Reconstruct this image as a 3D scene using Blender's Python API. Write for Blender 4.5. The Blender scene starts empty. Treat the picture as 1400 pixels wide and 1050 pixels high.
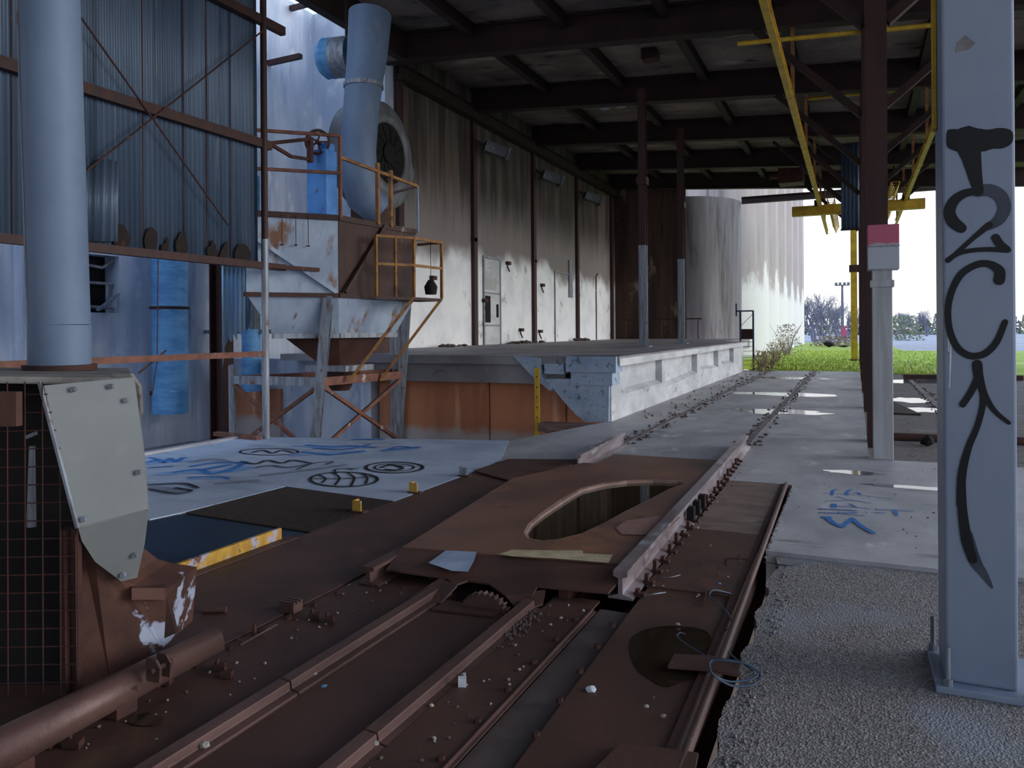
import bpy, bmesh, math, random
from mathutils import Vector as V, Matrix
from mathutils.geometry import tessellate_polygon
random.seed(7)
SC = bpy.context.scene; COL = SC.collection
PI = math.pi
# ------------------------------------------------------------------ camera frame (metres; +Y runs along the tracks)
YAW = math.radians(24.1); ROLL = math.radians(.4); FPX = 1050.; V0 = 452.; EYE = 1.6
FW = V((-math.sin(YAW), math.cos(YAW), 0)); RT = V((math.cos(YAW), math.sin(YAW), 0)); UPZ = V((0, 0, 1))
CR = RT*math.cos(ROLL)-UPZ*math.sin(ROLL); CU = UPZ*math.cos(ROLL)+RT*math.sin(ROLL); CO = V((0, 0, EYE))
def ray(x, y): return FW+CR*((x-700)/FPX)+CU*((V0-y)/FPX)
def pz(x, y, z=0.): d = ray(x, y); return CO+d*((z-EYE)/d.z)
def px(x, y, X): d = ray(x, y); return CO+d*(X/d.x)
def py(x, y, Y): d = ray(x, y); return CO+d*(Y/d.y)
def pd(x, y, D): return CO+ray(x, y)*D
# ------------------------------------------------------------------ mesh builder
class MB:
    def __init__(s): s.v = []; s.f = []; s.sm = []; s.k = 0
    def add(s, vs, fs, smooth=False):
        n = len(s.v); s.v += [V(p) for p in vs]
        for f in fs: s.f.append([i+n for i in f]); s.sm.append(smooth)
        return s
    def hexa(s, a):   # 8 corners, bottom ring then top ring
        return s.add(a, [(3,2,1,0),(4,5,6,7),(0,1,5,4),(1,2,6,5),(2,3,7,6),(3,0,4,7)])
    def box(s, x0, x1, y0, y1, z0, z1):
        return s.hexa([(x0,y0,z0),(x1,y0,z0),(x1,y1,z0),(x0,y1,z0),(x0,y0,z1),(x1,y0,z1),(x1,y1,z1),(x0,y1,z1)])
    def obox(s, c, ax, ay, az):   # centre and half axes
        c = V(c); ax = V(ax); ay = V(ay); az = V(az)
        return s.hexa([c-ax-ay-az, c+ax-ay-az, c+ax+ay-az, c-ax+ay-az, c-ax-ay+az, c+ax-ay+az, c+ax+ay+az, c-ax+ay+az])
    def frame(s, p, q, up=(0,0,1)):
        d = (V(q)-V(p)).normalized(); u = V(up)
        if abs(d.dot(u)) > .98: u = V((0,1,0))
        sd = d.cross(u).normalized(); u = sd.cross(d).normalized(); return d, sd, u
    def bar(s, p, q, w, h=None, up=(0,0,1)):   # rectangular bar
        h = h or w; d, sd, u = s.frame(p, q, up); p = V(p); q = V(q)
        return s.obox((p+q)/2, sd*(w/2), d*((q-p).length/2), u*(h/2))
    def sweep(s, prof, p, q, up=(0,0,1), smooth=False, sc2=1.):
        d, sd, u = s.frame(p, q, up); n = len(prof)
        vs = [V(p)+sd*a+u*b for a, b in prof]+[V(q)+sd*a*sc2+u*b*sc2 for a, b in prof]
        return s.add(vs, [tuple(range(n))[::-1], tuple(range(n, 2*n))]+[(i, (i+1) % n, n+(i+1) % n, n+i) for i in range(n)], smooth)
    def ibeam(s, p, q, w, h, t=.02, up=(0,0,1)):
        a, b = w/2, h/2; t2 = t*.7
        return s.sweep([(-a,-b),(a,-b),(a,-b+t),(t2,-b+t),(t2,b-t),(a,b-t),(a,b),(-a,b),(-a,b-t),(-t2,b-t),(-t2,-b+t),(-a,-b+t)], p, q, up)
    def angle(s, p, q, w, t=.01, up=(0,0,1)):
        return s.sweep([(0,0),(w,0),(w,t),(t,t),(t,w),(0,w)], p, q, up)
    def tube(s, pts, r, n=10, caps=True, smooth=True):
        pts = [V(p) for p in pts]; rr = r if isinstance(r, (list, tuple)) else [r]*len(pts)
        d0 = (pts[1]-pts[0]).normalized(); u = V((0,0,1)) if abs(d0.z) < .9 else V((0,1,0)); u = (u-d0*u.dot(d0)).normalized()
        vs = []
        for i, p in enumerate(pts):
            d = (pts[min(i+1, len(pts)-1)]-pts[max(i-1, 0)]).normalized(); u = (u-d*u.dot(d)).normalized(); w = d.cross(u)
            vs += [p+(u*math.cos(2*PI*k/n)+w*math.sin(2*PI*k/n))*rr[i] for k in range(n)]
        m = len(pts)
        s.add(vs, [(i*n+k, i*n+(k+1) % n, (i+1)*n+(k+1) % n, (i+1)*n+k) for i in range(m-1) for k in range(n)], smooth)
        if caps: s.add(vs[:n], [tuple(range(n))[::-1]]); s.add(vs[-n:], [tuple(range(n))])
        return s
    def loft(s, rings, cap=True, smooth=False):
        n = len(rings[0]); vs = [V(p) for r in rings for p in r]
        s.add(vs, [(i*n+k, i*n+(k+1) % n, (i+1)*n+(k+1) % n, (i+1)*n+k) for i in range(len(rings)-1) for k in range(n)], smooth)
        if cap: s.add(rings[0], [tuple(range(n))[::-1]]); s.add(rings[-1], [tuple(range(n))])
        return s
    def prism(s, pts, off, holes=()):   # planar polygon (with holes) given thickness along vector off
        loops = [[V(p) for p in pts]]+[[V(p) for p in h] for h in holes]; off = V(off)
        fl = [p for l in loops for p in l]; n = len(fl); tr = [tuple(t) for t in tessellate_polygon(loops)]
        s.add(fl, tr); s.add([p+off for p in fl], [t[::-1] for t in tr])
        for l in loops:
            m = len(l); s.add(l+[p+off for p in l], [(i, (i+1) % m, m+(i+1) % m, m+i) for i in range(m)])
        return s
    def corr(s, o, u, v, pitch, amp, th=.004, cut=None, sub=6):   # corrugated sheet, ribs along v; cut(t) trims the bottom end
        o = V(o); u = V(u); v = V(v); nrm = u.cross(v).normalized(); L = u.length; n = max(6, int(L/pitch*sub)); vs = []
        for k in range(n+1):
            t = k/n; off = nrm*(amp*math.sin(2*PI*t*L/pitch)); b = cut(t) if cut else 0.
            a = o+u*t+off; vs += [a+v*b, a+v, a+v*b+nrm*th, a+v+nrm*th]
        fs = []
        for k in range(n):
            i = 4*k; fs += [(i,i+4,i+5,i+1),(i+2,i+3,i+7,i+6),(i,i+2,i+6,i+4),(i+1,i+5,i+7,i+3)]
        fs += [(0,1,3,2),(4*n,4*n+2,4*n+3,4*n+1)]
        return s.add(vs, fs, True)
    def stroke(s, pts, w, nrm, lift=.0015, smooth=True):   # brush stroke of paint
        pts = [V(p) for p in pts]
        if smooth and len(pts) > 2:
            q = []
            for i in range(len(pts)-1):
                a, b, c, d = pts[max(i-1,0)], pts[i], pts[i+1], pts[min(i+2,len(pts)-1)]
                for k in range(6):
                    t = k/6; q.append(.5*((2*b)+(c-a)*t+(2*a-5*b+4*c-d)*t*t+(3*b-a-3*c+d)*t**3))
            pts = q+[pts[-1]]
        s.k += 1; lift += s.k*.00035
        n = V(nrm).normalized(); m = len(pts); ws = w if isinstance(w, (list, tuple)) else [w, w]
        vs = []
        for i, p in enumerate(pts):
            d = (pts[min(i+1,m-1)]-pts[max(i-1,0)]); d = (d-n*d.dot(n)).normalized(); sd = d.cross(n)
            t = i/(m-1)*(len(ws)-1); k = min(int(t), len(ws)-2); ww = ws[k]+(ws[k+1]-ws[k])*(t-k)
            vs += [p+sd*ww/2+n*lift, p-sd*ww/2+n*lift]
        s.add(vs, [(2*i, 2*i+1, 2*i+3, 2*i+2) for i in range(m-1)])
        for e in (0, m-1):
            c = (vs[2*e]+vs[2*e+1])/2; r = (vs[2*e]-vs[2*e+1]).length/2; a = (vs[2*e]-c).normalized() if r > 0 else V((1,0,0)); b = n.cross(a)
            s.add([c+(a*math.cos(j*PI/5)+b*math.sin(j*PI/5))*r+n*.00012 for j in range(10)], [tuple(range(10))])
        return s
    def rock(s, c, r, seed=None, flat=.7):
        rd = random.Random(seed if seed is not None else random.random()); bm = bmesh.new(); bmesh.ops.create_icosphere(bm, subdivisions=1, radius=1)
        sx, sy, sz = r*rd.uniform(.7,1.3), r*rd.uniform(.7,1.3), r*flat*rd.uniform(.7,1.1)
        vs = [V((p.co.x*sx, p.co.y*sy, p.co.z*sz))*rd.uniform(.75,1.2)+V(c) for p in bm.verts]; zmin = min(p.z for p in vs)
        vs = [p+V((0,0,c[2]-zmin-.002)) for p in vs]
        s.add(vs, [[q.index for q in f.verts] for f in bm.faces]); bm.free(); return s
    def build(s, name, mat, parent=None, loc=None, bev=0):
        me = bpy.data.meshes.new(name)
        if loc is None: loc = WL[parent.name] if parent else V((0,0,0))
        loc = V(loc); me.from_pydata([p-loc for p in s.v], [], s.f)
        for p, f in zip(me.polygons, s.sm): p.use_smooth = f
        bm = bmesh.new(); bm.from_mesh(me); bmesh.ops.recalc_face_normals(bm, faces=bm.faces); bm.to_mesh(me); bm.free()
        me.materials.append(mat); o = bpy.data.objects.new(name, me); COL.objects.link(o)
        if parent: o.parent = parent
        else: o.location = loc
        WL[o.name] = loc
        if bev:
            b = o.modifiers.new('bevel', 'BEVEL'); b.width = bev; b.segments = 2; b.limit_method = 'ANGLE'
        return o
WL = {}
def tag(o, label=None, cat=None, group=None, kind=None):
    for k, x in (('label',label),('category',cat),('group',group),('kind',kind)):
        if x: o[k] = x
    return o
def thing(name, label, cat, loc, group=None):
    o = bpy.data.objects.new(name, None); COL.objects.link(o); o.location = V(loc); WL[o.name] = V(loc); o.empty_display_size = .1
    return tag(o, label, cat, group)
def struct(name, mb, mat, bev=0, loc=None): return tag(mb.build(name, mat, loc=loc, bev=bev), kind='structure')
def copy_tree(o, d):
    c = o.copy(); COL.objects.link(c); c.location = o.location+V(d); WL[c.name] = WL[o.name]+V(d)
    for ch in list(o.children):
        q = ch.copy(); COL.objects.link(q); q.parent = c; WL[q.name] = WL[c.name]
        for g in list(ch.children): h = g.copy(); COL.objects.link(h); h.parent = q; WL[h.name] = WL[c.name]
    return c
# ------------------------------------------------------------------ materials
def lin(c): return tuple(((x/255/12.92) if x/255 <= .04045 else ((x/255+.055)/1.055)**2.4) for x in c)+(1,)
def smoothpts(P, it=2):
    for _ in range(it):
        n = len(P); P = [p for i in range(n) for p in (P[i]*.75+P[(i+1) % n]*.25, P[i]*.25+P[(i+1) % n]*.75)]
    return P
class Mat:
    def __init__(s, name):
        s.m = bpy.data.materials.new(name); s.m.use_nodes = True; s.t = s.m.node_tree; s.b = s.t.nodes['Principled BSDF']
        s.tc = s.t.nodes.new('ShaderNodeTexCoord')
    def n(s, t, **k):
        x = s.t.nodes.new(t)
        for a, b in k.items(): setattr(x, a, b)
        return x
    def L(s, a, b): s.t.links.new(a, b)
    def noise(s, scale, stretch=(1,1,1), detail=6, rough=.6):
        mp = s.n('ShaderNodeMapping'); mp.inputs['Scale'].default_value = stretch; s.L(s.tc.outputs['Object'], mp.inputs['Vector'])
        nz = s.n('ShaderNodeTexNoise'); nz.inputs['Scale'].default_value = scale; nz.inputs['Detail'].default_value = detail; nz.inputs['Roughness'].default_value = rough
        s.L(mp.outputs[0], nz.inputs['Vector']); return nz.outputs['Fac']
    def ramp(s, fac, stops):
        r = s.n('ShaderNodeValToRGB'); e = r.color_ramp.elements
        while len(e) < len(stops): e.new(.5)
        for i, (p, c) in enumerate(stops): e[i].position = p; e[i].color = c
        s.L(fac, r.inputs['Fac']); return r.outputs['Color']
    def mask(s, fac, lo, hi):
        r = s.n('ShaderNodeMapRange'); r.inputs['From Min'].default_value = lo; r.inputs['From Max'].default_value = hi; r.interpolation_type = 'SMOOTHSTEP'
        s.L(fac, r.inputs['Value']); return r.outputs['Result']
    def math(s, op, a, b):
        x = s.n('ShaderNodeMath', operation=op)
        for i, q in enumerate((a, b)):
            if isinstance(q, (int, float)): x.inputs[i].default_value = q
            else: s.L(q, x.inputs[i])
        return x.outputs[0]
    def mix(s, fac, a, b):
        x = s.n('ShaderNodeMix', data_type='RGBA')
        if isinstance(fac, (int, float)): x.inputs['Factor'].default_value = fac
        else: s.L(fac, x.inputs['Factor'])
        for k, q in ((6, a), (7, b)):
            if isinstance(q, tuple): x.inputs[k].default_value = q
            else: s.L(q, x.inputs[k])
        return x.outputs[2]
    def z(s):
        x = s.n('ShaderNodeSeparateXYZ'); s.L(s.tc.outputs['Object'], x.inputs[0]); return x.outputs
    def finish(s, col, rough=.7, metal=0., bump=0., bscale=20., spec=.5, bst=(1,1,1)):
        if isinstance(col, tuple): s.b.inputs['Base Color'].default_value = col
        else: s.L(col, s.b.inputs['Base Color'])
        if isinstance(rough, (int, float)): s.b.inputs['Roughness'].default_value = rough
        else: s.L(rough, s.b.inputs['Roughness'])
        s.b.inputs['Metallic'].default_value = metal; s.b.inputs['Specular IOR Level'].default_value = spec
        if bump:
            bp = s.n('ShaderNodeBump'); bp.inputs['Strength'].default_value = bump; bp.inputs['Distance'].default_value = .01
            s.L(s.noise(bscale, bst, 8), bp.inputs['Height']); s.L(bp.outputs[0], s.b.inputs['Normal'])
        return s.m
def M(name, c1, c2, scale=3., st=(1,1,1), layers=(), rough=.7, metal=0., bump=.3, bscale=30., spec=.4, lo=.35, hi=.65):
    m = Mat(name); col = m.mix(m.mask(m.noise(scale, st), lo, hi), lin(c1), lin(c2))
    for (c, sc, a, b, s2) in layers: col = m.mix(m.mask(m.noise(sc, s2), a, b), col, lin(c))
    return m.finish(col, rough, metal, bump, bscale, spec)
U = (1,1,1); ST = (6,6,.5)
rust = M('rusted_plate', (88,61,53), (69,49,44), 1.3, layers=[((106,74,60), .9, .55, .75, U), ((62,44,42), 5, .62, .74, U), ((92,80,78), 9, .64, .8, U)], rough=.55, bump=.25, bscale=40)
rust2 = M('rusted_plate_warm', (122,87,73), (98,72,64), 1.1, layers=[((150,106,78), .7, .55, .7, U), ((88,62,56), 4, .6, .74, U)], rough=.45, bump=.15, bscale=40)
rustd = M('dark_rust', (78,44,36), (50,32,30), 2.5, layers=[((100,62,46), 5, .6, .75, U)], rough=.75, bump=.4)
rustb = M('brown_steel', (64,34,31), (48,28,27), 1.2, ST, layers=[((86,56,48), 3, .62, .8, ST)], rough=.6, bump=.15)
roofst = M('roof_steel', (50,29,25), (36,23,21), 1.2, U, layers=[((70,40,32), 2.2, .6, .8, U)], rough=.75, bump=.15)
railst = M('rail_steel', (188,178,184), (146,128,130), 4, (1,.3,1), layers=[((214,218,228), 3, .58, .7, (1,.4,1))], rough=.3, metal=.55, bump=.2)
railr = M('rusty_rail_steel', (104,79,74), (78,58,55), 4, (1,.3,1), rough=.45, metal=.2, bump=.3)
conc = M('floor_concrete', (178,177,182), (150,149,155), .9, (1.6,.8,1), layers=[((202,200,204), 2.5, .58, .72, (1,.5,1)), ((108,102,102), 1.6, .6, .76, (.5,1.6,1)), ((92,84,80), 12, .66, .78, U)], rough=.5, bump=.3, bscale=45)
def aggregate():
    m = Mat('exposed_aggregate'); v = m.n('ShaderNodeTexVoronoi'); v.inputs['Scale'].default_value = 95; m.L(m.tc.outputs['Object'], v.inputs['Vector'])
    col = m.ramp(v.outputs['Color'], [(0., lin((92,87,86))), (.5, lin((126,120,118))), (1., lin((166,161,159)))])
    col = m.mix(m.mask(m.noise(1.6), .58, .74), col, lin((100,84,72))); col = m.mix(m.mask(m.noise(.8), .5, .62), col, lin((138,140,148)))
    col = m.mix(m.math('MULTIPLY', m.mask(m.noise(16), .6, .74), .7), col, lin((64,56,54)))
    mm = m.finish(col, .75, 0, .0); bp = m.n('ShaderNodeBump'); bp.inputs['Strength'].default_value = .7; bp.inputs['Distance'].default_value = .008
    m.L(m.math('ADD', v.outputs['Distance'], m.noise(14)), bp.inputs['Height']); m.L(bp.outputs[0], m.b.inputs['Normal']); return mm
aggr = aggregate()
gravel = M('gravel', (136,128,124), (88,82,80), 30, layers=[((150,150,158), 1.2, .56, .7, (.4,2,1)), ((74,66,62), 5, .58, .7, U)], rough=.8, bump=.9, bscale=60)
slabm = M('painted_slab', (178,192,214), (152,168,192), 1.1, (1,1,1), layers=[((132,138,152), 1.5, .56, .72, (.4,1.4,1)), ((110,106,110), 4, .64, .8, U), ((206,210,216), 2.6, .6, .75, U)], rough=.5, bump=.15)
bluewall = M('blue_cast_concrete', (196,203,216), (166,178,200), 1.2, (2,2,.35), layers=[((212,216,222), 1.7, .56, .7, (1,1,.6)), ((124,132,140), 3.5, .62, .78, (3,3,.25)), ((96,108,104), 5, .7, .8, (3,3,.15))], rough=.75, bump=.3)  # concrete colour with the blue cast of the left side mixed in
def longwall():
    m = Mat('sooty_painted_wall'); o = m.z()
    streak = m.noise(.9, (1,1.7,.12), 7, .65); fine = m.noise(2.4, (1,2.2,.22), 6, .6)
    up = m.ramp(streak, [(.3, lin((26,22,22))), (.46, lin((58,48,43))), (.58, lin((98,84,75))), (.72, lin((36,31,29)))])
    up = m.mix(m.mask(fine, .52, .75), up, lin((52,46,46)))
    up = m.mix(m.math('MULTIPLY', m.mask(m.math('ADD', o['Z'], m.math('MULTIPLY', fine, 1.5)), 7.3, 5.3), .75), up, lin((148,140,138)))
    wh = m.mix(m.mask(m.noise(1.4, (1,1,.8)), .4, .7), lin((240,242,244)), lin((222,226,230)))
    wh = m.mix(m.mask(m.noise(1.0, (1,1.2,1)), .6, .7), wh, lin((168,170,176))); wh = m.mix(m.mask(m.noise(9), .7, .76), wh, lin((96,90,88)))
    edge = m.math('ADD', o['Z'], m.math('MULTIPLY', m.math('SUBTRACT', m.noise(.5, (1,1.,1.), 3, .5), .5), 2.2))
    return m.finish(m.mix(m.mask(edge, 3.7, 4.3), wh, up), .75, 0, .3, 12)
longm = longwall()
rearm = M('stained_brown_wall', (90,68,58), (54,42,38), .7, (1.4,1.4,.2), layers=[((44,36,34), .9, .5, .62, (1.5,1.5,.15)), ((150,130,116), 1.2, .6, .74, (1,1,.5))], rough=.85, bump=.2)
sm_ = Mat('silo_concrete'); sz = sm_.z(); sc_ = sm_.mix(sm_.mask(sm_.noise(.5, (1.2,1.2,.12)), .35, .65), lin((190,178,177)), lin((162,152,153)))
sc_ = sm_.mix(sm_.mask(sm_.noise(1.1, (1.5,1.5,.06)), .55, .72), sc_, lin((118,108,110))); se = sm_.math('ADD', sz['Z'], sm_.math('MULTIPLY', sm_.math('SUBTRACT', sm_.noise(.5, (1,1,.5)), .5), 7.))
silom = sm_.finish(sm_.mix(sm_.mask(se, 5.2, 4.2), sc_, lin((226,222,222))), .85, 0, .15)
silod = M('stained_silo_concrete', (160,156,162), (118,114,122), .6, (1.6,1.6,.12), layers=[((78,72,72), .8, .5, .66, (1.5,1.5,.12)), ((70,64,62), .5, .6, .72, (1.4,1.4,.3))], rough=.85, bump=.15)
ceilm = M('ceiling_board', (136,122,112), (96,86,80), .55, (.8,1.4,1), layers=[((172,160,148), .8, .58, .72, (.5,1.4,1)), ((46,40,38), 1.6, .56, .72, (.6,1.6,1))], rough=.9, bump=.2)
dockm = M('dock_concrete', (206,208,210), (180,184,188), 1.1, (1,1,2), layers=[((150,152,158), 2.4, .58, .74, (1,1,3)), ((110,106,104), 6, .68, .8, U)], rough=.75, bump=.3)
dockt = M('dock_floor_concrete', (146,144,148), (116,114,118), .8, U, layers=[((92,88,88), 3, .58, .74, U)], rough=.6, bump=.3)
dockb = M('flaking_blue_concrete', (168,184,204), (142,160,184), 2, U, layers=[((92,112,124), 9, .56, .66, U), ((190,200,212), 4, .6, .7, U)], rough=.8, bump=.8, bscale=14)
orm = Mat('orange_plywood'); oz = orm.z(); oc = orm.mix(orm.mask(orm.noise(1., (1.5,1.5,.35)), .35, .65), lin((192,126,92)), lin((166,106,76)))
oc = orm.mix(orm.mask(orm.noise(1.4, (2,2,.2)), .58, .76), oc, lin((210,162,132))); oe = orm.math('ADD', oz['Z'], orm.math('MULTIPLY', orm.noise(1.5, (1.5,1,1)), .5))
orange = orm.finish(orm.mix(orm.mask(oe, .86, .62), oc, lin((180,170,166))), .7, 0, .1)
duct = M('galvanised_duct', (112,130,154), (97,116,142), 1.6, (1,1,.6), layers=[((104,112,124), 5, .68, .78, (3,3,.5)), ((126,134,142), 1.2, .6, .74, (1,1,.4))], rough=.6, metal=.1, bump=.06)
ductd = M('soiled_duct', (118,122,128), (84,84,88), 2, (1,1,.4), layers=[((64,54,50), 3, .6, .76, (2,2,.3)), ((150,164,184), 1.4, .6, .75, U)], rough=.55, metal=.2, bump=.1)
bluep = M('blue_pipe_paint', (112,172,222), (84,144,200), 2, (1,1,3), layers=[((146,194,228), 3, .6, .72, (1,1,4)), ((80,74,76), 5, .7, .8, U)], rough=.6, bump=.15)
bluec = M('chipped_blue_paint', (84,146,214), (62,118,186), 2, U, layers=[((104,62,48), 6, .64, .68, (1,1,.6))], rough=.5, bump=.2)
corrm = M('blue_grey_sheet', (90,108,130), (70,87,108), .8, (3,3,.2), layers=[((54,66,82), 1.2, .56, .72, (4,4,.15)), ((110,126,142), 2, .62, .76, (4,4,.2))], rough=.5, metal=.25, bump=.05)
corrl = M('pale_blue_sheet', (204,230,250), (172,210,244), 1.6, (3,3,.3), layers=[((222,234,244), 2.2, .6, .74, (3,3,.4))], rough=.5, metal=.15, bump=.05)
scorch = M('rust_patch', (36,24,23), (26,21,22), 6, U, layers=[((70,42,34), 9, .6, .7, U)], rough=.85, bump=.3)
hopm = M('stained_hopper_steel', (166,182,200), (136,152,174), 1.2, (1,1,.8), layers=[((118,84,64), 1.5, .56, .68, (1.4,1.4,.7)), ((92,60,46), 3.5, .62, .74, (2,2,.5))], rough=.5, metal=.15, bump=.15)
hopr = M('rusty_hopper_steel', (70,44,37), (50,34,31), 1.6, (1,1,.5), layers=[((150,140,136), 2.6, .62, .72, (1.4,1.4,.5)), ((52,36,32), 2, .56, .7, U)], rough=.65, bump=.2)
galv = M('weathered_steel', (150,158,170), (116,118,126), 3, ST, layers=[((116,78,62), 5, .6, .7, (2,2,1))], rough=.5, metal=.3, bump=.15)
beige = M('beige_sheet_steel', (126,131,132), (114,119,120), 1.2, U, layers=[((138,140,136), 2, .6, .75, U), ((110,102,94), 11, .72, .8, U)], rough=.5, bump=.05)
pale = M('chalky_steel', (140,138,136), (112,108,106), 6, U, layers=[((88,72,62), 8, .6, .72, U)], rough=.75, bump=.4)
rustw = M('rust_with_white_paint', (94,62,52), (70,48,42), 3, U, layers=[((170,178,200), 2.4, .6, .63, U)], rough=.6, bump=.25)
yel = M('yellow_paint', (214,176,50), (186,146,40), 3, U, layers=[((112,78,44), 4, .64, .72, U)], rough=.5, bump=.1)
yelo = M('worn_yellow_paint', (206,164,66), (180,134,58), 5, (1,2,1), layers=[((176,170,184), 7, .54, .6, U), ((110,74,60), 9, .6, .66, U)], rough=.6, bump=.25)
brownrail = M('rusty_handrail', (126,82,66), (96,62,52), 5, U, layers=[((164,160,160), 4, .62, .7, U)], rough=.65, bump=.2)
yrail = M('yellow_rusty_handrail', (150,108,50), (116,76,48), 5, U, layers=[((96,60,46), 4, .56, .66, U)], rough=.65, bump=.2)
white = M('white_plaster_post', (184,186,188), (164,164,166), 2, ST, layers=[((128,118,110), 4, .64, .78, (2,2,.6))], rough=.7, bump=.1)
colm = M('pale_blue_column_paint', (140,152,170), (126,140,162), .9, (1,1,.5), layers=[((148,158,174), 1.3, .58, .72, U), ((96,102,112), 14, .73, .8, U)], rough=.42, bump=.04)
bx = Mat('post_box_paint'); zz = bx.z()
redbox = bx.finish(bx.mix(bx.mask(bx.math('ADD', zz['Z'], bx.math('MULTIPLY', bx.noise(9), .16)), .36, .40), lin((178,182,190)), lin((190,96,120))), .6, 0, .1)
black = M('black_spray_paint', (9,9,13), (16,16,22), 6, rough=.6, bump=.02)
blacks = M('thin_black_spray', (70,76,88), (52,56,66), 5, rough=.6, bump=.02)
blueg = M('blue_spray_paint', (40,104,176), (62,128,196), 4, rough=.6, bump=.02)
greyg = M('faded_spray_paint', (112,120,138), (134,144,162), 4, rough=.6, bump=.02)
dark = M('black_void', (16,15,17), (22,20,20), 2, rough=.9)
bluesheet = M('dark_blue_sheet', (30,52,76), (24,38,56), 1.3, U, layers=[((50,72,98), 2, .6, .78, U)], rough=.5, bump=.05)
chanm = M('channel_grey_rust', (96,84,82), (78,68,67), 3, rough=.55, bump=.2)
gratem = M('dark_grating_steel', (44,32,32), (32,25,26), 6, rough=.7, bump=.2)
wirem = M('blue_wire', (44,62,84), (66,86,108), 4, rough=.4, bump=.05)
stone = M('pale_stone', (168,162,158), (128,120,116), 30, rough=.8, bump=.4)
stoned = M('dark_stone', (104,90,84), (72,62,60), 30, rough=.85, bump=.4)
litter = M('white_litter', (220,224,230), (190,196,206), 10, rough=.8, bump=.3)
glitter = M('grit', (140,132,126), (66,58,56), 60, rough=.85, bump=.6)
creamp = M('cream_paint', (196,182,150), (168,152,124), 6, U, layers=[((124,92,74), 4, .62, .68, (1,3,1))], rough=.6, bump=.05)
skyp = M('pale_blue_paint', (150,166,190), (136,150,176), 6, rough=.6, bump=.05)
grassm = M('grass_ground', (170,190,84), (146,168,66), .8, U, layers=[((198,204,124), .35, .55, .7, U), ((122,110,70), .5, .6, .74, (1,.6,1))], rough=.9, bump=.6, bscale=12)
blade = M('grass_blades', (168,196,80), (196,208,110), 3, rough=.8, bump=0)
twig = M('hazed_twigs', (140,140,158), (116,118,138), 3, rough=.9, bump=0)  # distance haze mixed into the twig colour, paler and bluer
scrubm = M('dry_yellow_leaves', (186,178,104), (148,138,84), 3, rough=.9, bump=0)
scrubb = M('brown_twigs', (158,144,138), (132,118,116), 3, rough=.9, bump=0)
leafg = M('dull_green_leaves', (142,154,128), (120,132,112), 2, rough=.9, bump=0)
roadm = M('pale_road', (186,184,192), (166,162,170), .3, (.3,1,1), layers=[((146,138,140), .5, .58, .72, (.2,1,1))], rough=.8, bump=.3)
mastm = M('grey_mast', (110,114,126), (96,100,112), 3, rough=.5, metal=.3, bump=0)
pinkm = M('pink_sheet', (206,96,130), (190,86,118), 3, rough=.6, bump=0)
def water(name, c, r=.03):
    m = Mat(name); mm = m.finish(lin(c), r, 0, .03, 3, .6); m.b.inputs['IOR'].default_value = 1.5; m.b.inputs['Transmission Weight'].default_value = .0; return mm
pud = water('dark_rusty_water', (50,40,30)); pudl = water('shallow_water', (120,120,124), .06)
# ------------------------------------------------------------------ SETTING: ground
N = (0,0,1)
rg = random.Random(21); ed = [(-.6,-3.,-.3)]+[(-.515+.018*math.sin(k*.21)+  .005*math.sin(k*.47+1)+rg.uniform(-.004,.004), 1.6+.021*k, -.3) for k in range(200)]
f = MB(); f.prism(ed+[(-.53,5.8,-.3),(3.6,5.8,-.3),(3.6,-3,-.3)], (0,0,.27)); struct('floor_aggregate', f, aggr)
f = MB(); f.box(-.60, 3.6, 5.8, 10.35, -.3, 0); f.box(-4., .14, 10.35, 31., -.3, 0)
f.prism([(-4.,8.35,-.3),(-.6,8.35,-.3),(-.6,10.35,-.3),(-4.,10.35,-.3)], (0,0,.3)); f.prism([(-4.,8.35,-.3),(-4.,12.9,-.3),(-4.6,10.2,-.3),(-4.2,8.6,-.3)], (0,0,.295)); struct('floor', f, conc)
f = MB(); f.box(-4.1, -.6, -3, 8.35, -.55, -.3); struct('floor_pit', f, rustd)
f = MB(); f.prism([(-8.5,4.4,-.25),(-5.55,4.75,-.25),(-5.5,5.02,-.25),(-5.42,6.32,-.25),(-3.98,6.16,-.25),(-3.98,8.5,-.25),(-4.62,10.2,-.25),(-8.5,9.1,-.25)], (0,0,.25)); slab = struct('floor_slab', f, slabm)
f = MB(); f.box(-8.62, -8.5, 4.4, 9.15, -.25, .03); struct('trim_1', f, conc)
f = MB(); f.box(-16, -4., -3, 34, -1.1, -.8); struct('floor_lower', f, dockt)
f = MB(); f.box(-60, 60, 26, 31, -.9, -.06) if 0 else f.box(.14, 12, 10.35, 31.5, -.5, -.07); struct('ground_gravel', f, gravel)
f = MB(); f.box(3.6, 40, -12, 10.35, -.5, -.07); f.box(12, 60, 10.35, 31.5, -.5, -.07); f.box(-30, 3.6, -14, -3, -.5, -.06); struct('ground_yard', f, roadm)
f = MB(); f.box(-3.9, 60, 31., 62, -.5, -.03); f.box(-40, -3.9, 41, 62, -.5, -.03); f.box(-40, 3., 62, 95, -.5, -.03); struct('ground_grass', f, grassm)
f = MB(); f.box(3., 200, 62, 95, -.5, -.04); f.box(-300, 300, 95, 500, -.5, -.04); struct('ground_road', f, roadm)
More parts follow.
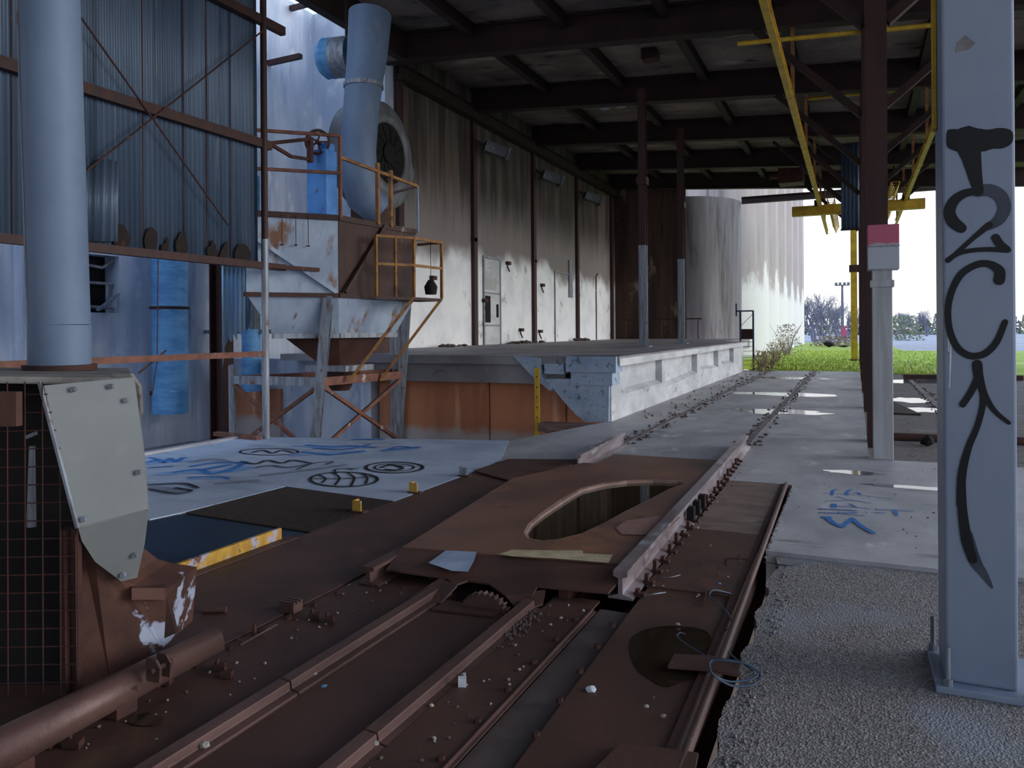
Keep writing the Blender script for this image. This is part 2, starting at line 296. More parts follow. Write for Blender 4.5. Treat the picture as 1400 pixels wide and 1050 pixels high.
# graffiti on the slab (paint strokes lying on the concrete)
def gs(mb, pts, w, z=0.): mb.stroke([pz(x, y, z) for x, y in pts], w, N, .002); return mb
gb, gk, gg = MB(), MB(), MB()
for pts, w in [([(203,632),(216,629),(224,633),(232,627),(240,632),(250,626)],.07),([(205,626),(230,630),(255,626)],.05),([(240,646),(270,642),(290,648),(320,640),(335,632)],.09),([(262,638),(295,633),(330,634),(312,645)],.08),
               ([(258,653),(300,652),(312,655)],.05),([(280,642),(312,636)],.10),([(420,609),(450,611),(480,610),(510,612)],.10),([(415,618),(450,622),(480,619),(495,617)],.09),([(430,613),(470,615),(505,608)],.07),([(485,601),(522,601)],.10),([(524,616),(550,614),(572,612)],.09),([(530,616),(545,611),(568,613)],.06),([(205,640),(235,638)],.05)]: gs(gb, pts, w)
def ell(cx, cy, a, b, n=20, t0=0, t1=2*PI): return [(cx+a*math.cos(t0+(t1-t0)*k/n), cy+b*math.sin(t0+(t1-t0)*k/n)) for k in range(n+1)]
for pts, w in [(ell(368,618,40,4.5),.035),([(345,619),(360,616),(372,620),(385,616),(400,619)],.05),(ell(539,639.5,39,7.5),.045),(ell(539,639.5,27,5),.03),([(520,640),(535,636),(550,641),(540,643),(527,642)],.05),([(531,636),(552,638)],.04),
               (ell(470,656,46,10),.04),([(436,650),(445,655),(440,661)],.03),([(455,647),(464,654),(458,664)],.03),([(475,647),(484,654),(480,665)],.03),([(495,648),(502,654),(500,662)],.03),([(427,655),(470,655),(514,652)],.03),([(460,648),(458,643),(472,641),(482,643)],.03),([(478,642),(490,641)],.03),
               ([(330,632),(350,635),(365,630),(385,634),(400,630),(425,634)],.05),([(350,640),(370,637),(392,640),(420,636)],.04),([(405,643),(430,634),(455,632),(445,636)],.03),([(205,670),(240,676),(262,672),(240,668)],.04),([(203,664),(250,662),(270,668)],.05)]: gs(gk, pts, w)
for pts, w in [([(265,631),(290,628),(310,632)],.16),([(210,667),(250,672)],.16),([(300,661),(350,657)],.10),([(360,650),(420,643),(470,636)],.10)]: gs(gg, pts, w)
gg.build('faded_graffiti', greyg, slab); gf = MB()
for pts, w in [([(202,634),(225,631),(258,630)],.16),([(225,648),(262,645),(300,646),(335,640)],.22),([(262,655),(300,654)],.10),([(405,622),(440,620),(492,618)],.2),([(405,610),(450,612),(500,612)],.12),([(525,617),(560,614)],.1)]: gs(gf, pts, w, .0006)
gf.build('faded_blue_graffiti', M('faded_blue_spray', (104,148,204), (140,168,206), 6, rough=.6, bump=.02), slab)

for p in gb.v: p.z += .0015
for p in gk.v: p.z += .003
gb.build('blue_graffiti', blueg, slab); gk.build('black_graffiti', black, slab)
fl = bpy.data.objects['floor']; mb = MB()
def cr(x, y): return 1090+x/7., 640+y/7.
for pts, w in [([(240,240),(420,248),(560,256),(900,295)],.012),([(370,205),(340,220),(330,260)],.03),([(515,208),(480,225),(475,260)],.03),([(555,238),(590,240),(600,252)],.03),([(275,318),(520,312),(710,340)],.014),([(380,275),(470,300),(600,322)],.014),([(350,350),(352,375)],.05),([(350,368),(540,375),(690,395)],.016),([(500,345),(560,375)],.02),
               ([(210,395),(400,402),(560,412)],.028),([(210,430),(400,435),(570,430)],.024),([(450,445),(640,460)],.018),([(250,475),(310,475)],.05),([(290,480),(345,530),(430,568)],.05),([(430,568),(525,488)],.04),([(525,488),(610,560),(730,628)],.045),([(750,405),(900,405),(1120,418)],.02),([(935,410),(955,455)],.03),([(745,432),(840,438)],.02)]:
    mb.stroke([pz(*cr(a, b)) for a, b in pts], w, N, .002)
mb.build('blue_graffiti', blueg, fl)
# ------------------------------------------------------------------ SETTING: walls, roof
WX = -13.5
w0 = px(118,350,WX); w1 = px(163,428,WX); wy0, wy1, wz0, wz1 = w0.y-.25, w1.y, w1.z, w0.z+.05
f = MB(); f.box(WX-.4, WX, 2.5, wy0, -1, 10.3); f.box(WX-.4, WX, wy1, 17.0, -1, 10.3); f.box(WX-.4, WX, wy0, wy1, -1, wz0); f.box(WX-.4, WX, wy0, wy1, wz1, 10.3); struct('wall_left', f, bluewall)
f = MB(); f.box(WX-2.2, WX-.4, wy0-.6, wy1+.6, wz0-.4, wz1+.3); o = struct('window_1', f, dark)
for k, (a, b) in enumerate([((118,386),(162,389)),((118,362),(140,366)),((120,419),(162,422))]):
    m = MB(); m.tube([px(a[0], a[1], WX-.15), px(b[0], b[1], WX-.15)], .03, 8); m.build('window_rail', galv, o)
m = MB(); m.tube([px(146,389,WX-.15), px(146,418,WX-.15)], .025, 8); m.tube([px(140,366,WX-.15), px(160,352,WX-.15)], .03, 8); m.build('window_rail', galv, o)
m = MB(); m.bar(px(134,424,WX+.05), px(162,402,WX+.05), .09, .04); m.build('broken_sill', galv, o)
f = MB(); f.box(-15, -11.2, 17.0, 17.4, -1, 10.3); struct('wall_return', f, bluewall)
f = MB(); f.box(-11.6, -11.2, 17.4, 38.0, -.5, 9.4); lw = struct('wall_long', f, longm)
f = MB(); f.box(-11.6, -7.6, 38.0, 38.12, -.5, 9.2); struct('wall_far', f, rearm)
f = MB(); f.box(-15, -9.05, 13.5, 13.9, -1, 1.0); struct('wall_dock', f, bluewall)
f = MB(); f.box(-8.45, 2.6, -9.4, -9.0, -.8, 8.3); struct('shade_wall_rear', f, longm)  # unseen wall added behind the camera to darken the foreground
f = MB(); f.box(-8.45, -8.25, -9.0, 4.15, -.8, 8.4); struct('shade_wall_side', f, bluewall)  # unseen wall added past the left edge to keep the near left dark
# pilaster on the left wall
a = px(272,600,WX+.2); f = MB(); f.box(WX, WX+.16, a.y-.02, px(289,600,WX+.2).y, -1, 8); struct('trim_2', f, bluewall)
a = px(30,600,WX+.2); f = MB(); f.box(WX, WX+.25, a.y, px(40,600,WX+.2).y, -1, 8); struct('trim_3', f, bluewall)
for i, (x, y) in enumerate([(0,0)]): pass
# roof: sloping boards on steel
def zb(X): return 8.6-.073*(X+11.2)
f = MB()
def roofpiece(x0, x1, y0, y1):
    z0, z1 = zb(x0)+.75, zb(x1)+.75; f.hexa([(x0,y0,z0),(x1,y0,z1),(x1,y1,z1),(x0,y1,z0),(x0,y0,z0+.2),(x1,y0,z1+.2),(x1,y1,z1+.2),(x0,y1,z0+.2)])
roofpiece(-8.5, 6.5, -9, 12.2); roofpiece(-10.6, 6.5, 12.2, 17.4); roofpiece(-11.6, 6.5, 17.4, 38.2); struct('ceiling', f, ceilm)  # unseen near piece stretched back to darken the foreground, left edge cut for sky
FY = [2., 7., 12., 17., 22., 27., 32., 37.]
BL = {12.:'brown roof beam nearest the camera, above the picture', 17.:'nearest wide rusty roof beam crossing above the blue fan duct', 22.:'second rusty roof beam from the front, carrying the first thin dock column', 27.:'third rusty roof beam from the front, over the second thin dock column', 32.:'fourth dark roof beam from the front, low in the ceiling', 37.:'farthest dark roof beam, just above the bright opening at the end'}
for Y in FY:
    if Y < 13: continue
    x0 = -8.3 if Y < 12.1 else -11.2
    m = MB(); m.ibeam((x0,Y,zb(x0)+.36), (6.4,Y,zb(6.4)+.36), .32, .72, .04); b = m.build('roof_beam', roofst, loc=(x0,Y,zb(x0))); tag(b, BL[Y], 'beam', 'roof beams')
pl = 0
for X, d in ((-8.6,'beside the long sooty wall'),(-6.2,'above the dock edge'),(-3.8,'above the left track rail'),(-1.4,'above the left yellow crane rail'),(1.6,'right of the brown columns'),(4.2,'at the far right of the roof')):
    m = MB(); m.ibeam((X,12.3,zb(X)+.6) if X < -8.4 else (X,-8.9,zb(X)+.6), (X,38.,zb(X)+.6), .2, .3, .03); tag(m.build('roof_purlin', roofst, loc=(X,12.3,zb(X)+.5)), 'lengthwise roof purlin '+d, 'purlin', 'roof purlins')
m = MB(); m.box(-10.72,-10.5,12.2,16.95,8.58,9.35); tag(m.build('eave_beam', roofst, loc=(-10.42,1,8.6)), 'rusty eave beam edging the roof above the blue fan duct', 'beam')
m = MB(); m.ibeam((-11.0,17.4,8.5), (-11.0,38,8.5), .25, .4, .03); tag(m.build('wall_plate_beam', roofst, loc=(-11,17.4,8.3)), 'dark steel beam running along the top of the sooty wall', 'beam')
a = V((-5.35,41.2,8.25)); m = MB(); m.ibeam((a.x,41.2,8.25), (5.2,41.2,8.25), .3, .34, .03); tag(m.build('lintel_beam', roofst, loc=(a.x,41.2,8.1)), 'dark lintel beam across the bright far opening', 'beam')
# columns of the right-hand row
CL = {12.:'tall rusty brown steel column right behind the box-topped post', 17.:'second rusty column in the row, behind the nearest brown one', 22.:'third rusty column in the row of brown steel columns', 27.:'fourth rusty column, beside the hanging corrugated sheet', 32.:'fifth rusty column in the row, near the far opening', 37.:'farthest rusty column in the row, in front of the yellow one'}
for Y in FY[2:]:
    t = thing('steel_column', CL[Y], 'column', (.28,Y,-.07), 'rusty column row')
    m = MB(); m.ibeam((.28,Y,-.07), (.28,Y,zb(.28)), .28, .28, .025, up=(1,0,0) if Y < 0 else (0,1,0)); m.build('shaft', rustb, t)
    m = MB(); m.box(.1,.46,Y-.18,Y+.18,-.07,-.04); m.build('base_plate', rustb, t)
    for sgn in (-1, 1):
        m = MB(); m.bar((.28+sgn*.14,Y,5.9), (.28+sgn*2.2,Y,zb(.28+sgn*2.2)+.02), .14, .14); m.build('knee_brace', roofst, t)
# concrete post with its box
p0 = pz(1194,628); p1 = pz(1222,630); t = thing('concrete_post', 'pale square post with a red-topped box, standing before the brown column', 'post', ((p0.x+p1.x)/2, p0.y+.1, 0))
m = MB(); m.box(p0.x, p1.x, p0.y, p0.y+.22, 0, 2.4); m.build('shaft', white, t, bev=.01)
m = MB(); m.box(p0.x-.02, p1.x+.02, p0.y-.02, p0.y+.24, 2.1, 2.18); m.build('collar', white, t)
b0 = py(1186,308,p0.y-.06); b1 = py(1230,367,p0.y-.06)
bxo = MB().box(b0.x, b1.x, b0.y, b0.y+.34, b1.z, b0.z); q = bxo.build('box', redbox, t, bev=.008)
bp_ = q.data; 
for v in bp_.vertices: pass
q.location = V((0,0,b1.z)); 
for v in bp_.vertices: v.co.z -= b1.z
m = MB(); m.box(b0.x-.004, b1.x+.004, b0.y-.012, b0.y, b1.z+.27, b1.z+.285); m.build('seam', galv, t)
# ------------------------------------------------------------------ the big painted column
cy = 3.97; cx0 = py(1290,500,cy).x; cx1 = py(1390,500,cy).x
t = thing('steel_column', 'big pale blue square column with black spray-painted letters and arrow', 'column', ((cx0+cx1)/2, cy+.16, -.03))
m = MB(); m.box(cx0, cx1, cy, cy+.33, .0, 7.75); m.build('shaft', colm, t, bev=.012)
m = MB(); m.box(cx0-.045, cx1+.1, cy-.07, cy+.42, -.03, .0); m.build('base_plate', colm, t, bev=.004)
for bx_, by_ in ((cx0+.005, cy-.04), (cx1+.05, cy-.04), (cx0-.022, cy+.36)):
    m = MB(); m.tube([(bx_,by_,-.0), (bx_,by_,.17)], .011, 10); b = m.build('anchor_bolt', galv, t)
    m = MB(); m.tube([(bx_,by_,.0), (bx_,by_,.03)], .022, 6, smooth=False); m.build('nut', galv, b)
m = MB(); m.box(cx0-.018, cx0-.003, cy+.2, cy+.28, 2.55, 7.7); m.build('yellow_strip', yel, t)
g = MB(); gs2 = MB()
def cs(mb, pts, w, l=.002): mb.stroke([py(x, y, cy-.0005) for x, y in pts], [q*cy/1150. for q in w] if isinstance(w, list) else w*cy/1150., (0,-1,0), l); return mb
tb = [py(x, y, cy-.0005)+V((0,-.0012,0)) for x, y in ((1294,180),(1297,176),(1318,177),(1338,175),(1350,178),(1366,174),(1383,177),(1386,186),(1384,197),(1370,204),(1357,203),(1345,208),(1330,206),(1316,209),(1300,205),(1293,200))]; tb = smoothpts(tb); g.add(tb, [tuple(x) for x in tessellate_polygon([tb])])
cs(g, [(1322,190),(1328,215),(1333,240),(1338,262)], [34,22,16,11])
cs(gs2, [(1336,262),(1352,260),(1367,268),(1373,284),(1366,300),(1352,310)], [14,16,16,15,14,9], .0012)
cs(g, [(1314,312),(1303,303),(1298,290),(1304,275),(1318,265),(1336,261)], [13,15,14,13,11,9])
cs(g, [(1352,308),(1330,326),(1307,347),(1296,356)], [9,6,6,7]); cs(g, [(1296,355),(1315,345),(1345,341),(1378,342)], [6,6,6,7]); cs(g, [(1361,325),(1367,334),(1377,341)], [10,10,8])
cs(g, [(1366,383),(1366,370),(1352,361),(1335,362),(1315,374),(1302,396),(1296,422),(1298,450),(1308,474),(1325,486),(1345,484),(1362,468),(1374,440)], [13,12,9,9,9,8,8,8,9,9,9,8,7])
cs(g, [(1336,498),(1338,515),(1346,540),(1360,562),(1379,578)], [12,11,8,6,5]); cs(g, [(1337,515),(1328,535),(1316,553)], [8,8,8])
cs(g, [(1337,510),(1344,545),(1337,580),(1324,612),(1315,650),(1314,690)], [7,7,7,8,10,11])
cs(g, [(1314,660),(1316,700),(1322,740),(1330,765)], [10,11,13,10]); cs(gs2, [(1322,730),(1332,765),(1345,785),(1356,803)], [13,15,10,3], .0012)
cs(gs2, [(1360,848),(1352,880)], [12,26], .0008) if 0 else None
g.build('black_graffiti', black, t); gs2.build('faded_graffiti', blacks, t)
m = MB(); m.prism([py(x, y, cy-.0015) for x, y in [(1306,72),(1309,58),(1320,48),(1334,59),(1324,68),(1312,70)]], (0,.001,0)); m.build('bare_patch', pale, t)
m = MB(); cs(m, [(1297,445),(1297,480)], 2); cs(m, [(1300,470),(1298,530)], 2); m.build('white_drip', litter, t)
# ------------------------------------------------------------------ dock
DY = 12.95
f = MB(); f.box(-11.2, -3.75, DY-.02, 30.2, 1.0, 1.137); f.box(-11.2, -4.3, DY+.9, 30.2, .8, 1.0); struct('dock_floor', f, dockt)
t = MB(); DX = -3.9
ys = [(12.95,13.8),(16.8,17.2),(20.9,21.4),(24.4,25.),(27.7,30.2)]
for a, b in ys: t.box(DX-.25, DX, a, b, 0, 1.0)
for (a, b), (c, d), (h0, h1) in zip(ys[:-1], ys[1:], ((.42,.42),(.30,.42),(.5,.42),(.5,.42))): t.box(DX-.25, DX-.14, b, c, 0, 1.0); t.hexa([(DX-.14,b,0),(DX,b,0),(DX,c,0),(DX-.14,c,0),(DX-.14,b,h0+.08),(DX,b,h0),(DX,c,h1),(DX-.14,c,h1+.08)])
struct('dock_wall', t, dockm)
t = MB(); t.box(DX-.05, DX+.16, DY, 30.2, .97, 1.1); struct('trim_4', t, dockm)
m = MB(); m.box(-4.7,-3.78, DY-.12, DY+.3, .86, 1.137); m.box(-4.62,-3.86, DY-.08, DY+.4, .63, .86); m.box(-5.1,-4.75,DY-.14,DY+.2,.82,1.0)
m.prism([py(x, y, DY-.06) for x, y in [(742,518),(833,518),(832,577),(800,577),(786,566),(770,548),(757,532)]], (0,.5,0)); m.prism([py(x, y, DY-.1) for x, y in [(702,487),(738,490),(742,520),(757,532),(752,535),(725,512)]], (0,.3,0))
struct('dock_corner', m, dockb)
f = MB(); f.box(-9.3, -4.9, DY-.06, DY+.1, .98, 1.1); f.box(-9.3, -4.8, DY+.1, DY+.25, .62, .98); struct('trim_5', f, dockt)
f = MB(); f.box(-9.3, -9.05, DY+.2, DY+.5, -.9, 1.0); struct('trim_6', f, bluewall)
for k, (a, b) in enumerate(((-8.98,-6.47),(-6.44,-4.9),(-4.87,-4.1))):
    f = MB(); f.box(a, b, 13.35, 13.4, -.85, .66); tag(f.build('plywood_panel', orange, loc=((a+b)/2,13.4,-.85)), ('wide orange plywood panel under the dock, behind the hopper legs', 'orange plywood panel in the middle under the dock', 'orange plywood panel beside the broken dock corner')[k], 'panel', 'orange panels under the dock')
f = MB(); f.box(-9.05, -4., 13.45, 13.7, -.9, 1.0); struct('wall_dock_rear', f, dockt)
a = py(322,530,13.44); b = py(385,600,13.44); f = MB(); f.box(a.x, b.x, 13.4, 13.48, -.8, a.z); tag(f.build('plywood_panel', orange, loc=(a.x,13.4,-.8)), 'small orange panel at the far left, behind the white cross braces', 'panel')
a = py(731,503,12.7); b = py(738,577,12.7); t = thing('marker_post', 'yellow flat marker strip standing under the dock corner', 'post', ((a.x+b.x)/2,12.7,-.8))
m = MB(); m.box(a.x,b.x,12.68,12.71,-.8,a.z); m.build('strip', yel, t)
for k in range(5): z = .05+k*.18; m = MB(); m.tube([((a.x+b.x)/2,12.675,z),((a.x+b.x)/2,12.685,z)], .014, 8); m.build('hole', dark, t)
a = py(738,578,12.6); b = py(800,590,12.6); m = MB(); m.box(a.x, b.x+.1, 12.5, 12.85, a.z-.14, a.z); m.box(a.x+.1,a.x+.2,12.6,12.8,-.8,a.z-.14); tag(m.build('timber_beam', M('weathered_timber',(120,98,92),(92,72,68),3,(1,5,5)), loc=(a.x,12.6,a.z-.2)), 'weathered timber beam lying at the foot of the yellow strip', 'beam')
# dock columns
for (Y, x, top, lab) in ((20.6,880,27.,'nearer thin steel column standing on the dock, white below and rusty above'),(25.2,932,27.,'farther thin steel column standing on the dock, near the stained silo')):
    c = px(x,470,-11) ; d = ray(x,472); P = CO+d*(Y/d.y); X = P.x
    t = thing('dock_column', lab, 'column', (X,Y,1.137), 'dock columns')
    zt = zb(X)
    m = MB(); m.ibeam((X,Y,3.9), (X,Y,zt), .2, .2, .02, up=(0,1,0)); m.build('upper_shaft', rustb, t)
    m = MB(); m.ibeam((X,Y,1.137), (X,Y,3.9), .2, .2, .02, up=(0,1,0)); m.build('lower_shaft', galv, t)
    m = MB(); m.box(X-.2,X+.2,Y-.2,Y+.2,1.137,1.16); m.build('base_plate', galv, t)
    m = MB(); m.box(X-.14,X+.14,Y-.14,Y+.14,5.55,5.75); m.build('clamp', rustb, t)
# wall columns between the bays, with flood lights
for k, Y in enumerate((17.6,22.,27.,32.,37.2)):
    n = ('at the near end of the sooty wall','left of the white door with the slot window','right of the white door with the slot window','beside the third white wall bay','at the far end of the long wall')[k]
    m = MB(); m.box(-11.2,-11.08,Y-.12,Y+.12,1.137,8.5); tag(m.build('wall_column', rustb, loc=(-11.14,Y,1.137)), 'dark brown steel wall column '+n, 'column', 'wall columns')
    if k in (1,2,3):
        t = thing('flood_light', ('pale grey flood light high on the wall, nearest the fan','pale flood light on the wall above the slot-window door','farthest pale flood light high on the sooty wall')[k-1], 'light', (-11.1,Y+.6,7.3), 'flood lights')
        m = MB(); m.bar((-11.14,Y+.2,7.75),(-10.9,Y+.35,7.55),.08); m.build('bracket', rustb, t)
        m = MB(); m.obox((-10.62,Y+.5,7.45), V((.26,.26,-.1)), V((-.12,.12,0)), V((.04,.04,.16))); m.build('housing', ductd, t)
        m = MB(); m.obox((-10.34,Y+.78,7.33), V((.03,.03,-.012)), V((-.15,.15,0)), V((.05,.05,.2))); m.build('lens', ductd, t)
# doors in the long wall
a = px(660,352,-11.18); b = px(683,445,-11.18)
o = MB(); o.box(-11.2,-11.14,a.y,a.y+.07,1.137,a.z); o.box(-11.2,-11.14,b.y,b.y+.07,1.137,a.z); o.box(-11.2,-11.14,a.y,b.y,a.z,a.z+.07)
for y in (402,446): q = px(670,y,-11.18); o.box(-11.2,-11.15,a.y,b.y+.05,q.z,q.z+.05)
dd = struct('door_1', o, galv); m = MB(); m.box(-11.2,-11.165,a.y+.06,b.y,1.15,a.z-.01); m.build('door_leaf', dockm, dd)
m = MB(); q = px(663,404,-11.15); r_ = px(671,441,-11.15); m.box(-11.17,-11.15,q.y,r_.y,r_.z,q.z); m.build('slot_window', dark, dd)
m = MB(); q = px(679,416,-11.15); r_ = px(682,434,-11.15); m.box(-11.17,-11.15,q.y,r_.y,r_.z,q.z); m.build('slot_window', dark, dd)
m = MB(); q = px(662,379,-11.15); r_ = px(679,397,-11.15); m.box(-11.17,-11.155,q.y,r_.y,r_.z,q.z); m.build('notice_patch', white, dd)
a = px(758,372,-11.18); b = px(779,466,-11.18); o = MB(); o.box(-11.2,-11.15,a.y,a.y+.05,1.137,a.z); o.box(-11.2,-11.15,a.y,b.y,a.z,a.z+.05); o.box(-11.2,-11.13,b.y-.1,b.y+.3,3.0,4.6); struct('door_2', o, galv)
t = thing('wall_conduit', 'thin rusty conduit running down the third white wall bay', 'conduit', (-11.18,34.5,1.137)); q = px(815,378,-11.17); m = MB(); m.tube([(-11.17,q.y,1.15),(-11.17,q.y,q.z),(-11.17,q.y+.3,q.z+.15)], .03, 8); m.build('pipe', brownrail, t)
for k, (x, y) in enumerate(((646,328),(693,360),(740,390),(737,453),(711,451),(661,411),(590,380),(729,357))):
    q = px(x,y,-11.2); m = MB(); m.box(-11.2,-11.08,q.y-.12,q.y+.12,q.z-.06,q.z+.06); m.bar((-11.2,q.y,q.z-.05),(-11.1,q.y,q.z-.3),.04); tag(m.build('wall_bracket', rustd, loc=(-11.2,q.y,q.z)), 'small rusty bracket stub on the white and sooty wall', 'bracket', 'rusty stubs on the long wall')
# handrail before the brown far wall
t = thing('handrail', 'thin dark handrail in front of the brown far wall', 'handrail', (-9,36.5,1.137)); m = MB(); a = py(850,437,36.5); b = py(960,437,36.5)
m.tube([(a.x,36.5,2.1),(b.x,36.5,2.1)], .03, 8); m.build('rail', rustd, t)
for u in (.05,.5,.95):
    m = MB(); X = a.x+(b.x-a.x)*u; m.tube([(X,36.5,1.137),(X,36.5,2.1)], .025, 8); m.build('post', rustd, t)
f = MB(); f.box(-11.2, -4.6, 30.2, 38, .7, 1.137); struct('dock_rear', f, dockt)
# debris heaps along the wall foot
for k, (x, y) in enumerate(((575,474),(665,470),(700,469),(760,466))):
    m = MB(); q = pz(x,y,1.137); q.x = max(q.x,-10.9)
    for j in range(14): m.rock((q.x+random.uniform(-.1,.3), q.y+random.uniform(-.7,.7), 1.137), random.uniform(.05,.13), flat=.5)
    tag(m.build('debris_heap', stoned, loc=(q.x,q.y,1.137)), 'dark heap of debris on the dock '+('near the hopper cage','below the slot-window door','right of the slot-window door','at the second white door')[k], 'debris', kind='stuff')
# ------------------------------------------------------------------ silos and far things
def cyl(mb, x, y, r, z0, z1, n=40): mb.tube([(x,y,z0),(x,y,z1)], r, n); return mb
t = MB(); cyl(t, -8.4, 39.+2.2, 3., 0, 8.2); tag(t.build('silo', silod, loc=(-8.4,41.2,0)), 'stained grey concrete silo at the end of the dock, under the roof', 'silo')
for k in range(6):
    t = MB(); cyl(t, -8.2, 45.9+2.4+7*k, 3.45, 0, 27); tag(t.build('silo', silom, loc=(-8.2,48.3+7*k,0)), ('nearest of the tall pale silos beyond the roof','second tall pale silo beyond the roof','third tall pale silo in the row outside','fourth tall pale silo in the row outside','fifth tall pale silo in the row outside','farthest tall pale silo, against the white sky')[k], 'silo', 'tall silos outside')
# gate frame
g0 = V((-4.1,31.2,0)); t = thing('gate_frame', 'dark blue metal gate frame at the end of the dock wall', 'gate', (-3.75,31.,0))
for X in (-4.1,-3.62):
    m = MB(); m.bar((X,31,0),(X,31,2.3),.07); m.build('post', wirem, t)
m = MB(); m.bar((-4.25,31,2.3),(-3.6,31,2.3),.06); m.bar((-4.25,31,2.1),(-4.25,31,2.6),.06); m.build('top_rail', wirem, t)
m = MB(); m.box(-4.08,-3.65,30.99,31.01,1.2,1.6); m.build('sign_plate', rustd, t)
m = MB()
for k in range(6): z = .2+k*.18; m.bar((-4.1,31,z),(-3.62,31,z),.02)
m.bar((-4.1,31,1.7),(-3.62,31,2.2),.02); m.build('bars', galv, t)
# yellow column, crane
c = pz(1172,493); t = thing('yellow_column', 'slim yellow column standing in the grass at the far opening', 'column', (c.x-.05,42.,-.03)); X = -.06
m = MB(); m.ibeam((X,42,-.03),(X,42,7.9),.3,.3,.03,up=(0,1,0)); m.build('shaft', yel, t)
m = MB(); m.box(X-.22,X+.22,41.8,42.2,4.4,4.75); m.build('box', rustb, t); m = MB(); m.box(X-.3,X+.3,41.7,42.3,-.03,.05); m.build('base_plate', rustb, t)
for (x0, y0, x1, y1, zr, lab) in ((1045,0,1131,318,6.25,'long yellow crane rail hanging under the roof, left of the brown columns'),(1270,190,1225,304,6.25,'yellow crane rail hanging under the roof, right of the brown columns')):
    a = pz(x0,y0,zr); b = pz(x1,y1,zr); d = (b-a); a = a-d*(.12 if x0 < 1200 else .3); t = thing('crane_rail', lab, 'crane rail', a, 'yellow crane rails')
    m = MB(); m.ibeam(a, b, .11, .18, .02); m.build('beam', yel, t)
    for Y in FY[2:]:
        if a.y < Y < b.y: u = (Y-a.y)/(b.y-a.y); p = a+(b-a)*u; m = MB(); m.bar(p, (p.x, Y, zb(p.x)+.05), .07); m.build('hanger', yrail, t)
    sg = .4 if x0 < 1200 else -.4
    m = MB(); e = b+V((sg,0,.05)); s0 = e-V((0,9,0))
    for q in (V((-.13,0,.2)),V((.13,0,.2)),V((0,0,-.1))): m.bar(s0+q, e+q, .035)
    for k in range(18):
        y = s0+V((0,.5*k,0)); z_ = y+V((0,.25,0)); m.bar(y+V((-.13,0,.2)), z_+V((0,0,-.1)), .022); m.bar(z_+V((0,0,-.1)), y+V((.13,.5,.2)), .022); m.bar(y+V((-.13,0,.2)), y+V((.13,0,.2)), .02)
    m.build('cable_lattice', yel, t)
a = pz(1083,290,6.05); b = pz(1262,283,6.05); b.y = a.y; t = thing('crane_girder', 'yellow crane girder spanning across under both crane rails', 'girder', a)
m = MB(); m.bar(a, (b.x,a.y,6.05), .3, .36); m.build('girder', yel, t)
for X in (-1.27,1.69):
    m = MB(); m.box(X-.12,X+.12,a.y-.2,a.y+.2,6.2,6.42); m.build('trolley', rustd, t)
for k, (p, q, D, D2) in enumerate((((1008,60),(1278,34),16.2,15.2),((1105,135),(1275,118),21.5,20.3))):
    m = MB(); m.tube([pd(*p,D), pd(*q,D2)], .05, 8); tag(m.build('tie_pipe', yel, loc=pd(*p,D)), ('nearer thin yellow pipe crossing under the ceiling','farther thin yellow pipe crossing under the ceiling')[k], 'pipe')
# corrugated sheet hanging by the columns
t = thing('corrugated_sheet', 'blue-grey corrugated sheet hanging left of the brown columns', 'sheet', (-.4,28,4.9))
m = MB(); m.corr((-.42,28.3,4.95), (.56,0,0), (0,0,2.9), .12, .02); m.build('sheet', corrm, t); m = MB(); m.bar((-.44,28.3,4.93),(.16,28.3,4.93),.06); m.build('bottom_rail', rustd, t)
m = MB(); m.bar((-.44,28.35,7.8),(.16,28.35,7.8),.08,.1); m.build('top_rail', rustd, t)
m = MB(); m.bar((-2.6,28.4,zb(-2.6)+.2),(-.3,28.4,5.9),.09); m.bar((-1.5,28.4,zb(-1.5)+.3),(.1,28.4,6.7),.09); tag(m.build('diagonal_brace', roofst, loc=(-1,28.4,7)), 'pair of dark diagonal braces reaching to the hanging corrugated sheet', 'brace')
# ceiling fittings
def fit(lab, cat, name, x, y, D, fn):
    p = pd(x,y,D); t = thing(name, lab, cat, p); fn(p, t)
def f1(p, t):
    m = MB(); m.box(p.x-.2,p.x+.2,p.y-.2,p.y+.2,p.z-.25,p.z+.2); m.build('housing', rustd, t, bev=.02); m = MB(); m.bar((p.x,p.y,p.z+.2),(p.x,p.y,zb(p.x)+.74),.08); m.build('stem', rustd, t)
fit('dark box lamp hanging under the ceiling, above the thin dock column', 'lamp', 'box_lamp', 889, 70, 20., f1)
def f2(p, t):
    z = zb(p.x)+.72; m = MB(); m.tube([(p.x,p.y,z),(p.x,p.y,z-.35)], .04, 8); m.build('stem', galv, t); m = MB(); m.box(p.x-.55,p.x+.55,p.y-.12,p.y+.12,z-.42,z-.32); m.build('tray', galv, t)
    for s in (-.25,.25): m = MB(); m.tube([(p.x+s,p.y,z-.42),(p.x+s,p.y,z-.6)], [.1,.16], 12); m.build('shade', galv, t)
fit('shiny metal twin ceiling lamp beyond the second roof beam', 'lamp', 'ceiling_lamp', 838, 150, 23.5, f2)
def f3(p, t):
    z = zb(p.x)+.7; m = MB()
    for s in (0,.9): m.tube([(p.x+s+.7*math.cos(a*PI/8)*.5, p.y, z-.3+.18*math.sin(a*PI/8)) for a in range(9)], .05, 8)
    m.build('bracket', rustd, t); m = MB(); m.box(p.x-.3,p.x+1.3,p.y-.1,p.y+.1,z-.2,z); m.build('bar', rustd, t)
fit('rusted arched pipe bracket on the ceiling beyond the second beam', 'bracket', 'pipe_bracket', 768, 163, 24.5, f3)
